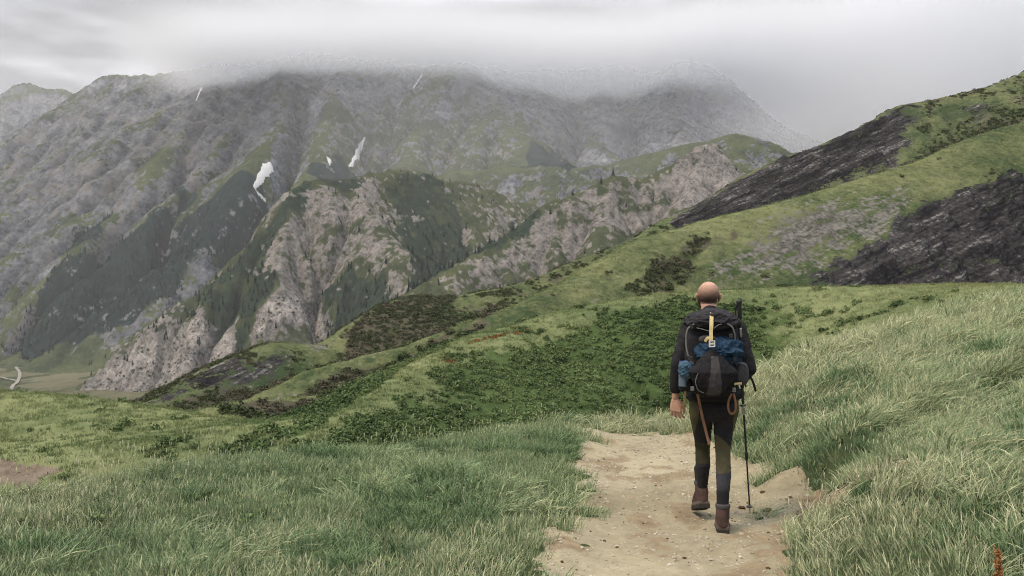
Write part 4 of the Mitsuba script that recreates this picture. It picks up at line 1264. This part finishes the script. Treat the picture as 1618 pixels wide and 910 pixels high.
part('backpack__main_bag', cushion(mid, (0.192, 0.125, 0.31), 3.2, 5, 0.010, 0.10, 2, sag), 'pack_fabric')
part('backpack__lid', cushion(P(1125, 505, 6.80), (0.188, 0.16, 0.078), 2.4, 6, 0.020, 0.075, 4, lambda v: v * np.stack([1 - 0.30 * np.clip(v[:, 2] / 0.078, -0.3, 1), np.ones(len(v)), np.ones(len(v))], 1), (0.7, 1, 1.5)), 'lid_fabric', label='charcoal top lid of the backpack')
part('backpack__lid__zip', ribbon([P(1101, 518, 6.645), P(1113, 521, 6.628), P(1126, 525, 6.622)], 0.006, 0.003, (0, -1, 0)), 'grey_webbing')
part('backpack__lid__zip_001', ribbon([P(1128, 519, 6.622), P(1134, 514, 6.625), P(1140, 512, 6.635)], 0.006, 0.003, (0, -1, 0)), 'grey_webbing')
pouch = cushion((0, 0, 0), (0.172, 0.085, 0.178), 1.75, 5, 0.0)
pv = pouch.vertices
tz = np.clip(pv[:, 2] / 0.17, -1, 1)
pv[:, 0] *= np.where(tz > 0, 1 - 0.62 * tz, 1 + 0.30 * tz)
pv[:, 1] *= np.where(tz > 0, 1 - 0.35 * tz, 1)
pv[:, 2] = np.where(tz < 0, pv[:, 2] * 0.98, pv[:, 2])
pouch.vertices = pv
pouch = wrinkle(pouch, 0.008, 0.06, 9, (1, 1, 0.6))
pc = P(1126, 588, 6.635)
pouch.vertices = pouch.vertices + pc
tcn = pouch.triangles_center - pc
stripe = (tcn[:, 1] < 0) & (np.abs(tcn[:, 0] - 0.004) < 0.036 - 0.11 * tcn[:, 2]) & (tcn[:, 2] < 0.115) & (tcn[:, 2] > -0.16)
part('backpack__front_pocket', shell(pouch, ~stripe, 0), 'pack_fabric', label='black stretch pocket at the foot of the backpack')
part('backpack__front_pocket__panel', shell(pouch, stripe, 0.0), 'grey_panel', label='grey wedge down the middle of the black pocket')
part('backpack__hip_belt', smoothed(bone((P(1088, 622, 6.98), 0.040), (P(1100, 626, 6.88), 0.045), (P(1152, 626, 6.88), 0.045), (P(1168, 622, 6.98), 0.040)), 0.012, 5), 'pack_fabric')
part('backpack__shoulder_strap', ribbon([P(1098, 512, 6.90), P(1094, 499, 7.00), P(1095, 499, 7.10), P(1098, 512, 7.20), P(1098, 545, 7.23)], 0.06, 0.016, (0, -0.2, 1)), 'pack_fabric')
part('backpack__shoulder_strap_001', ribbon([P(1151, 512, 6.90), P(1154, 499, 7.00), P(1154, 499, 7.10), P(1154, 512, 7.20), P(1154, 545, 7.23)], 0.06, 0.016, (0, -0.2, 1)), 'pack_fabric')
part('backpack__side_strap', ribbon([P(1097, 512, 6.66), P(1086, 521, 6.69), P(1084, 545, 6.70), P(1089, 566, 6.69), P(1096, 576, 6.66)], 0.011, 0.004, (-0.6, -0.8, 0)), 'grey_webbing', label='pale grey strap on the left edge of the backpack')
part('backpack__side_strap_001', ribbon([P(1149, 511, 6.65), P(1157, 517, 6.66), P(1161, 528, 6.67), P(1162, 540, 6.68)], 0.012, 0.004, (0.6, -0.8, 0)), 'grey_webbing', label='grey strap on the right edge of the backpack')
part('backpack__mesh_patch', cushion(P(1118, 536, 6.675), (0.062, 0.02, 0.026), 2.4, 4, 0.004, 0.03, 5), 'grey_panel')
part('backpack__lid_strap', ribbon([P(1125, 493, 6.70), P(1124.5, 498, 6.655), P(1124, 512, 6.612), P(1123.5, 525, 6.598), P(1123.5, 538, 6.585)], 0.026, 0.004, (0, -1, 0.1)), 'yellow_webbing', label='pale yellow strap down the middle of the backpack')
part('backpack__lid_strap__tail', ribbon([P(1124, 536, 6.578), P(1118, 534, 6.575), P(1114, 540, 6.58)], 0.020, 0.004, (0, -1, 0.2)), 'yellow_webbing')
bk = MF.cube((0.042, 0.010, 0.046), True) - MF.cube((0.026, 0.03, 0.010), True).translate((0, 0, 0.011)) - MF.cube((0.026, 0.03, 0.010), True).translate((0, 0, -0.010))
part('backpack__buckle', bk.rotate((0, 0, 0)).translate(tuple(P(1125, 543, 6.570))), 'white_metal', smooth=False, label='white metal ladder buckle on the yellow strap')
part('backpack__side_pocket', cushion(P(1170, 590, 6.78), (0.052, 0.075, 0.082), 3, 4, 0.005, 0.05, 3), 'grey_panel', label='grey side pocket on the right of the backpack')
part('backpack__side_pocket_001', cushion(P(1083, 606, 6.80), (0.048, 0.07, 0.062), 3, 4, 0.005, 0.05, 6), 'pack_fabric')
part('backpack__pocket_cord', ribbon([P(1163, 576, 6.705), P(1170, 573, 6.70), P(1180, 578, 6.71)], 0.006, 0.004, (0, -1, 0)), 'grey_webbing')
part('backpack__strap_end', ribbon([P(1181, 590, 6.84), P(1187, 598, 6.82), P(1191, 607, 6.80), P(1194, 618, 6.80)], 0.016, 0.004, (-0.3, -1, 0)), 'pack_fabric')
part('backpack__hanging_strap', ribbon([P(1102, 622, 6.75), P(1105, 636, 6.78), P(1110, 660, 6.83), P(1116, 684, 6.86), P(1121, 703, 6.86)], 0.020, 0.004, (0.25, -1, 0)), 'tan_webbing', label='rust brown strap hanging between the legs')
part('backpack__hanging_strap_001', ribbon([P(1087, 592, 6.74), P(1084, 608, 6.74), P(1082, 625, 6.76), P(1082, 643, 6.78)], 0.018, 0.004, (-0.2, -1, 0)), 'khaki_webbing', label='khaki strap hanging at the left hip')
part('backpack__webbing_loop', ribbon([P(1156, 622, 6.74), P(1151, 634, 6.76), P(1151, 647, 6.79), P(1156, 654, 6.80), P(1162, 648, 6.79), P(1162, 634, 6.76), P(1159, 622, 6.74)], 0.016, 0.004, (0.3, -1, 0)), 'tan_webbing', label='tan loop of webbing at the right hip')
part('backpack__compression_strap', ribbon([P(1084, 560, 6.74), P(1090, 566, 6.66), P(1098, 573, 6.61)], 0.012, 0.004, (-0.4, -1, 0)), 'pack_fabric')
part('backpack__compression_strap_001', ribbon([P(1168, 556, 6.74), P(1163, 566, 6.66), P(1155, 574, 6.61)], 0.012, 0.004, (0.4, -1, 0)), 'pack_fabric')
for n_, (px_, py_) in enumerate(((1092, 566), (1161, 567), (1093, 516), (1155, 531), (1094, 614), (1160, 616))):
    part('backpack__side_buckle' + (f'_{n_:03d}' if n_ else ''), MF.batch_hull([ball(P(px_, py_, 6.635) + [dx, 0, dz], 0.004, n=10) for dx in (-0.009, 0.009) for dz in (-0.012, 0.012)]), 'black_rubber' if n_ < 4 else 'grey_webbing')
part('backpack__pull_cord', ribbon([P(1103, 590, 6.575), P(1099, 603, 6.57), P(1103, 616, 6.58), P(1112, 621, 6.585)], 0.005, 0.004, (0, -1, 0)), 'grey_webbing')
part('backpack__haul_loop', ribbon([P(1118, 489, 6.86), P(1121, 484, 6.86), P(1127, 484, 6.86), P(1130, 489, 6.86)], 0.02, 0.004, (0, 0, 1)), 'pack_fabric')
part('backpack__clip', ribbon([P(1160, 607, 6.70), P(1166, 606, 6.70), P(1172, 606, 6.71)], 0.016, 0.006, (0, -1, 0)), 'yellow_webbing')
thing('backpack', 'large black hiking backpack with charcoal lid and pale yellow strap on the man\'s back', 'backpack')

jacket = cushion(P(1137, 555, 6.72), (0.165, 0.095, 0.092), 2.6, 6, 0.034, 0.10, 8, None, (0.9, 1, 1.3))
wrinkle(jacket, 0.011, 0.045, 11, (1.5, 1, 0.7))
scene['folded_rain_jacket'] = mikit.ply(jacket, 'blue_fabric', smooth=True)
thing('folded_rain_jacket', 'crumpled dark blue rain jacket tucked under the yellow strap of the backpack', 'jacket')
part('water_bottle__flask', tri(MF.cylinder(0.16, 0.034, 0.034, 28).translate(tuple(P(1080, 610, 6.76)))), 'bottle_plastic', smooth=40)
part('water_bottle__cap', tri(MF.cylinder(0.030, 0.020, 0.017, 24).translate(tuple(P(1077, 577, 6.76)))), 'cap_plastic', smooth=40, label='violet blue bottle cap')
thing('water_bottle', 'plastic bottle with violet blue cap in the left side pocket of the backpack', 'water bottle')
scene['blue_cloth'] = mikit.ply(cushion(P(1085, 584, 6.72), (0.055, 0.05, 0.058), 2.2, 5, 0.018, 0.05, 12), 'pale_blue_fabric', smooth=True)
thing('blue_cloth', 'pale blue cloth stuffed in the left side pocket beside the bottle', 'cloth')


def pole(key, tip, topp, label, basket_at=0.045, folded=False):
    tip, topp = np.array(tip), np.array(topp)
    d = unit(topp - tip)
    L = np.linalg.norm(topp - tip)
    q = lambda t: tip + d * t
    part(key + '__tip', rod([q(0.0), q(0.03), q(0.06)], [0.003, 0.006, 0.008]), 'bright_metal', smooth=40)
    part(key + '__basket', MF.cylinder(0.006, 0.026, 0.024, 24).transform(np.hstack([np.stack([unit(np.cross(d, [0, 1, 0.2])), unit(np.cross(d, np.cross(d, [0, 1, 0.2]))), d], 1), q(basket_at)[:, None]])), 'black_rubber', smooth=40)
    a, b = 0.40 * L, 0.72 * L
    part(key + '__lower_shaft', rod([q(0.05), q(a)], [0.0065, 0.0065]), 'pole_metal', smooth=40)
    part(key + '__middle_shaft', rod([q(a), q(b)], [0.0080, 0.0080]), 'pole_metal', smooth=40)
    part(key + '__upper_shaft', rod([q(b), q(L - 0.12)], [0.0092, 0.0092]), 'pole_metal', smooth=40)
    part(key + '__lock', rod([q(a - 0.02), q(a + 0.03)], [0.0125, 0.0125]), 'black_rubber', smooth=40)
    part(key + '__lock_001', rod([q(b - 0.02), q(b + 0.03)], [0.0135, 0.0135]), 'bright_metal', smooth=40)
    part(key + '__grip', smoothed(bone((q(L - 0.13), 0.014), (q(L - 0.08), 0.017), (q(L - 0.02), 0.016), (q(L), 0.021)), 0.006, 3), 'black_rubber')
    thing(key, label, 'trekking pole')


tipp = at(1185, 805, 7.46)
tipp[2] = meadow_height(tipp[:1], tipp[1:2])[0] + 0.002
pole('trekking_pole', tipp, at(1171, 586, 7.30), 'black trekking pole in the man\'s right hand, its tip on the path')
part('trekking_pole__wrist_strap', ribbon([at(1171, 588, 7.30), at(1177, 600, 7.27), at(1179, 610, 7.25), at(1174, 604, 7.28), at(1171, 590, 7.30)], 0.016, 0.003, (1, 0, 0.2)), 'black_knit')
pole('trekking_pole_001', at(1174, 652, 6.90), at(1168, 477, 6.82), 'shortened black trekking pole strapped upright to the right side of the backpack, grip up', 0.05)
part('trekking_pole_001__wrist_strap', ribbon([at(1168, 479, 6.82), at(1163, 486, 6.81), at(1163, 500, 6.80), at(1167, 512, 6.80), at(1170, 500, 6.80), at(1169, 482, 6.81)], 0.014, 0.003, (0.4, -1, 0.1)), 'black_knit')
# ------------------------------------------------------------------ small things of the place
scene['old_snow'] = {'type': 'twosided', 'bsdf': {'type': 'diffuse', 'reflectance': {'type': 'rgb', 'value': [0.66, 0.67, 0.69]}}}


def snow(n, spine, label):
    """A strip of old snow lying on the mountain: (picture point, width in picture points) down its middle."""
    p = np.array(spine, float)
    k = np.linspace(0, len(p) - 1, 10 * len(p))
    mid = np.array([mtn.hit(np.interp(t, np.arange(len(p)), p[:, 0]), np.interp(t, np.arange(len(p)), p[:, 1])) for t in k])
    mid = ndimage.gaussian_filter1d(mid, 1.2, axis=0, mode='nearest')
    w = np.interp(k, np.arange(len(p)), p[:, 2]) / 1500 * mid[:, 1]
    jag = 1 + 0.9 * fb(k * 1.7 + 9 * n, k * 0 + 0.5, 3, 5), 1 + 0.9 * fb(k * 1.9 + 9 * n, k * 0 + 3.5, 3, 6)
    side = np.linspace(-0.5, 0.5, 7)
    X_ = mid[:, :1] + w[:, None] * np.where(side < 0, side * jag[0][:, None], side * jag[1][:, None])
    Y_ = np.repeat(mid[:, 1:2], 7, 1)
    Z_ = mtn.height(X_.ravel(), Y_.ravel()).reshape(X_.shape) + 0.6 + 1.6 * (1 - (2 * side) ** 2)
    i = np.arange(X_.size).reshape(X_.shape)
    me = (np.stack([X_, Y_, Z_], -1).reshape(-1, 3), np.stack([i[:-1, :-1], i[:-1, 1:], i[1:, 1:], i[1:, :-1]], -1).reshape(-1, 4))
    key = 'snow_patch' + (f'_{n:03d}' if n else '')
    scene[key] = mikit.ply(me, 'old_snow', smooth=True)
    labels[key] = {'label': label, 'category': 'snow patch', 'group': 'old snow patches in the gullies of the far mountain'}


for n, (pix, lb) in enumerate((
    ([(429, 261, 6), (424, 267, 11), (416, 277, 9), (409, 288, 7), (402, 298, 5), (406, 306, 4), (412, 312, 5), (420, 319, 2)], 'largest snow patch, a bent white tongue in the gully above the dark woods'),
    ([(577, 219, 2), (571, 233, 4), (564, 247, 6), (555, 262, 5), (551, 265, 1)], 'long thin streak of snow slanting down a gully, right of the largest patch'),
    ([(520, 254, 10), (520, 258, 6), (521, 263, 1)], 'small triangular snow patch between the bent tongue and the long streak'),
    ([(667, 117, 2), (661, 129, 4), (652, 142, 2)], 'thin snow streak high under the cloud, left of the sharp spur'),
    ([(318, 140, 2), (314, 149, 3), (309, 161, 2)], 'small snow streak high on the left shoulder of the mountain'),
)):
    snow(n, pix, lb)

# the track in the valley
scene['track_gravel'] = {'type': 'twosided', 'bsdf': {'type': 'diffuse', 'reflectance': {'type': 'rgb', 'value': [0.24, 0.23, 0.21]}}}


def valley_point(px, py):
    Yv = np.linspace(900, 2500, 4000)
    xv = (px - 809) / 1500.0 * Yv
    zv = valley_floor(xv, Yv) + 1.4
    i = np.nonzero(zv >= EYE + (455 - py) / 1500.0 * Yv)[0]
    i = i[0] if len(i) else -1
    return np.array([xv[i], Yv[i], zv[i]])


def track(key, pts, width):
    p = np.array([valley_point(*q) for q in pts])
    m = ribbon(p, width, 0.6, (0, 0, 1))
    m.vertices[:, 2] = valley_floor(m.vertices[:, 0], m.vertices[:, 1]) + 1.4 + 0.6 * (m.vertices[:, 2] - np.repeat(m.vertices[:, 2].reshape(-1, 4).mean(1), 4) > 0)
    setting(key, m, 'track_gravel', smooth=40)


track('valley_road', [(14, 626), (20, 610), (29, 600), (31, 589), (25, 580), (15, 572), (13, 563), (20, 557)], 5.5)
track('valley_road_001', [(26, 581), (50, 581), (90, 582), (130, 578), (148, 560), (160, 545)], 4.5)
track('valley_road_002', [(-20, 592), (5, 597), (26, 602)], 4.5)

# loose stones on the path
scene['pale_stone'] = {'type': 'twosided', 'bsdf': {'type': 'diffuse', 'reflectance': proc(lambda p, n, uv: mix((0.20, 0.17, 0.13), (0.52, 0.47, 0.39), noise(p.x / 0.03, p.y / 0.03, p.z / 0.03)))}}
scene['dark_clod'] = {'type': 'twosided', 'bsdf': {'type': 'diffuse', 'reflectance': proc(lambda p, n, uv: mix((0.035, 0.024, 0.015), (0.12, 0.08, 0.05), fbm(p.x / 0.02, p.y / 0.02, p.z / 0.02, 3)))}}


def stone(r, sub=1):
    b = trimesh.creation.icosphere(sub, 1.0)
    b.vertices *= (1 + 0.5 * (meshkit.fbm(b.vertices * 1.6 + r.uniform(0, 50), 3) - 0.5) * 2)[:, None] * np.array([1.0, 0.8, 0.6])
    return b


for k in range(9):
    b = stone(rng)
    shared(f'pebble_shape_{k}', (b.vertices, b.faces), 'pale_stone' if k < 8 else 'dark_clod')
y = np.sqrt(rng.uniform(3.8 ** 2, 12 ** 2, 26000))
x = rng.uniform(-0.1, 0.6, len(y)) * y
keep = (path_mask(x, y)[0] > 0.4) & (rng.uniform(size=len(x)) < 0.30 + 0.9 * sst(0.1, 0.5, fb(x / 0.5, y / 0.5, 3, 161)))
x, y = x[keep], y[keep]
z = meadow_height(x, y)
for k in range(len(x)):
    place('gravel', k, f'pebble_shape_{rng.integers(9)}', (x[k], y[k], z[k]), (rng.normal() * 0.2, rng.normal() * 0.2, 1), 0.005 + 0.014 * rng.uniform() ** 7 + 0.004 * rng.uniform(), rng.uniform(0, 6.28))
labels['gravel'] = {'kind': 'stuff'}

for n, (px, py, r, lb) in enumerate(((1212, 808, 0.040, 'largest dark clod of earth on the path, right of the pole tip'), (1194, 812, 0.024, 'small dark clod of earth just right of the pole tip'),
                                     (1172, 803, 0.026, 'dark clod of earth just left of the pole tip'), (1206, 778, 0.024, 'dark clod of earth at the foot of the bank beyond the pole tip'))):
    g = ground_hit(px, py)
    b = stone(rng, 3)
    b.vertices = b.vertices * [r, r, r * 0.8] + g + [0, 0, r * 0.15]
    key = 'earth_clod' + (f'_{n:03d}' if n else '')
    scene[key] = mikit.ply(b, 'dark_clod', smooth=50)
    labels[key] = {'label': lb, 'category': 'clod of earth', 'group': 'dark clods of earth by the pole tip'}

# single shrubs that stand out on the hill
scene['shrub_leaf'] = {'type': 'twosided', 'bsdf': {'type': 'diffuse', 'reflectance': proc(lambda p, n, uv: mix((0.020, 0.036, 0.018), (0.060, 0.088, 0.038), uv.x))}}
scene['shrub_twig'] = {'type': 'twosided', 'bsdf': {'type': 'diffuse', 'reflectance': {'type': 'rgb', 'value': [0.10, 0.07, 0.05]}}}
for n, (land, px, py, rx, rz, lb) in enumerate((
    (hill, 1240, 452, 0.95, 0.40, 'dark low shrub on the crest of the hill, directly right of the man\'s head'),
    (hill, 1362, 505, 0.75, 0.42, 'dark rounded shrub alone on the right of the grassy hillside'),
    (hill, 1300, 524, 0.50, 0.34, 'small dark shrub on the hillside, below and left of the lone rounded one'),
    (hill, 884, 574, 0.85, 0.55, 'dark rounded shrub amid the low bushes left of the man'),
    (hill, 1200, 490, 0.60, 0.35, 'dark shrub on the hillside just right of the folded trekking pole'),
    (ridge, 586, 610, 1.3, 1.5, 'dark bush standing up at the end of the pale green spur'),
    (ridge, 640, 568, 1.3, 1.1, 'dark bush on the crest of the pale green spur, higher than the first'),
)):
    g = land.hit(px, py)
    key = 'shrub' + (f'_{n:03d}' if n else '')
    V, F, UV = leafy(520, rx, rz, 0.075 if land is hill else 0.13, rng, 0.35)
    scene[key + '__foliage'] = mikit.ply((V + g, F), 'shrub_leaf', uv=UV)
    scene[key + '__stem'] = mikit.ply(rod([g - [0, 0, 0.2], g + [0.03, 0, rz * 0.4], g + [0.08, 0, rz * 0.7]], [0.05, 0.035, 0.015], 8), 'shrub_twig')
    labels[key] = {'label': lb, 'category': 'shrub', 'group': 'single shrubs on the hills'}

# the rust coloured dock in the bottom right corner
scene['dock_rust'] = {'type': 'twosided', 'bsdf': {'type': 'diffuse', 'reflectance': proc(lambda p, n, uv: mix((0.16, 0.065, 0.028), (0.33, 0.17, 0.075), noise(p.x / 0.012, p.y / 0.012, p.z / 0.012)))}}
scene['dock_leaf'] = {'type': 'twosided', 'bsdf': {'type': 'diffuse', 'reflectance': {'type': 'rgb', 'value': [0.10, 0.15, 0.06]}}}
tipd = at(1576, 868, 3.6)
rootd = np.array([tipd[0] + 0.03, tipd[1], meadow_height(tipd[:1] + 0.03, tipd[1:2])[0]])
scene['dock_plant__stem'] = mikit.ply(rod([rootd, rootd * 0.5 + tipd * 0.5 + [0.01, 0, 0], tipd], [0.005, 0.004, 0.002], 8), 'dock_rust', smooth=40)
seeds = []
for k in range(420):
    t = rng.uniform(0.35, 1.0)
    c = rootd * (1 - t) + tipd * t
    a, rr_ = rng.uniform(0, 6.28), 0.024 * (1.25 - t) * rng.uniform(0.3, 1.2) + 0.004
    s_ = trimesh.creation.icosphere(0, 1.0)
    s_.vertices = s_.vertices * rng.uniform(0.003, 0.0055) * np.array([1, 1, 1.3]) + c + [math.cos(a) * rr_, math.sin(a) * rr_, rng.normal() * 0.006]
    seeds.append(s_)
scene['dock_plant__seed_head'] = mikit.ply(trimesh.util.concatenate(seeds), 'dock_rust')
labels['dock_plant__seed_head'] = {'kind': 'stuff'}
V, F, UV = leafy(14, 0.10, 0.12, 0.05, rng)
scene['dock_plant__leaves'] = mikit.ply((V + rootd, F), 'dock_leaf')
labels['dock_plant__leaves'] = {'kind': 'stuff'}
labels['dock_plant'] = {'label': 'rust brown seeding dock plant standing in the grass at the bottom right corner', 'category': 'plant'}
# ------------------------------------------------------------------ air: thin haze, and the cloud that sits on the summits
lo, hi = np.array([-3900.0, -300.0, -215.0]), np.array([3900.0, 5700.0, 1285.0])
AIR, THICK = 0.000055, 0.0160
nz, ny, nx = 70, 120, 150
cz, cy, cx = [lo[k] + (np.arange(n) + 0.5) / n * (hi[k] - lo[k]) for k, n in ((2, nz), (1, ny), (0, nx))]
GZ, GY, GX = np.meshgrid(cz, cy, cx, indexing='ij')
pp = np.stack([GX / 620, GY / 620, GZ / 330], -1)
puff = meshkit.fbm(pp, 5, 4) - 0.5
puff2 = meshkit.fbm(pp * 0.45 + 11, 3, 9) - 0.5
east = sst(300, 1000, GX)
bottom = 612 - 20 * sst(-200, 400, GX) + 130 * puff2
bank = sst(-0.1, 0.6, (GZ - bottom) / 110 + 1.8 * puff) * sst(210, 110, GZ - bottom + 160 * puff) * sst(-1200, -700, GX + 400 * puff2) * sst(2300, 2650, GY) * sst(4300, 3700, GY)
mist = sst(-0.30, 0.30, (GZ - 560 + 340 * sst(350, 1250, GX)) / 260 + 1.6 * puff) * sst(430, 820, GX + 400 * puff2) * sst(1850, 2250, GY) * sst(900, 700, GZ) * sst(4600, 4000, GY)
wisps = sst(0.03, 0.20, puff + 0.5 * puff2) * sst(200, 800, GX) * sst(200, 380, GZ) * sst(720, 600, GZ) * sst(1950, 2300, GY) * sst(4300, 3700, GY)
crest = 0.62 + 0.38 * sst(2650, 2850, GY)
cloud = np.clip(bank, 0, 1) ** 1.2 * crest + (0.11 + 0.42 * sst(800, 1150, GX + 250 * puff2)) * mist + 0.065 * wisps + 0.007 * sst(3300, 4000, GY)
veil = sst(-520, -120, GX + 0.25 * (GY - 2200) + 0.30 * GZ) * sst(520, 180, GX) * sst(1750, 1950, GY) * sst(2900, 2500, GY) * sst(640, 420, GZ) * (0.7 + 1.2 * puff2)
cloud = cloud + 0.020 * np.clip(veil, 0, 1)
sigma = (AIR + THICK * np.clip(cloud, 0, 1)).astype(np.float32)
scene['air'] = {'type': 'heterogeneous', 'albedo': {'type': 'constvolume', 'value': {'type': 'rgb', 'value': [0.895, 0.918, 0.955]}},
                'sigma_t': {'type': 'gridvolume', 'grid': mi.VolumeGrid(sigma[..., None]), 'use_grid_bbox': False,
                            'to_world': T().translate(lo.tolist()).scale((hi - lo).tolist())}}
scene['haze'] = {'type': 'cube', 'to_world': T().translate(((lo + hi) / 2).tolist()).scale(((hi - lo) / 2).tolist()),
                 'bsdf': {'type': 'null'}, 'interior': {'type': 'ref', 'id': 'air'}}
labels['haze'] = {'kind': 'stuff'}
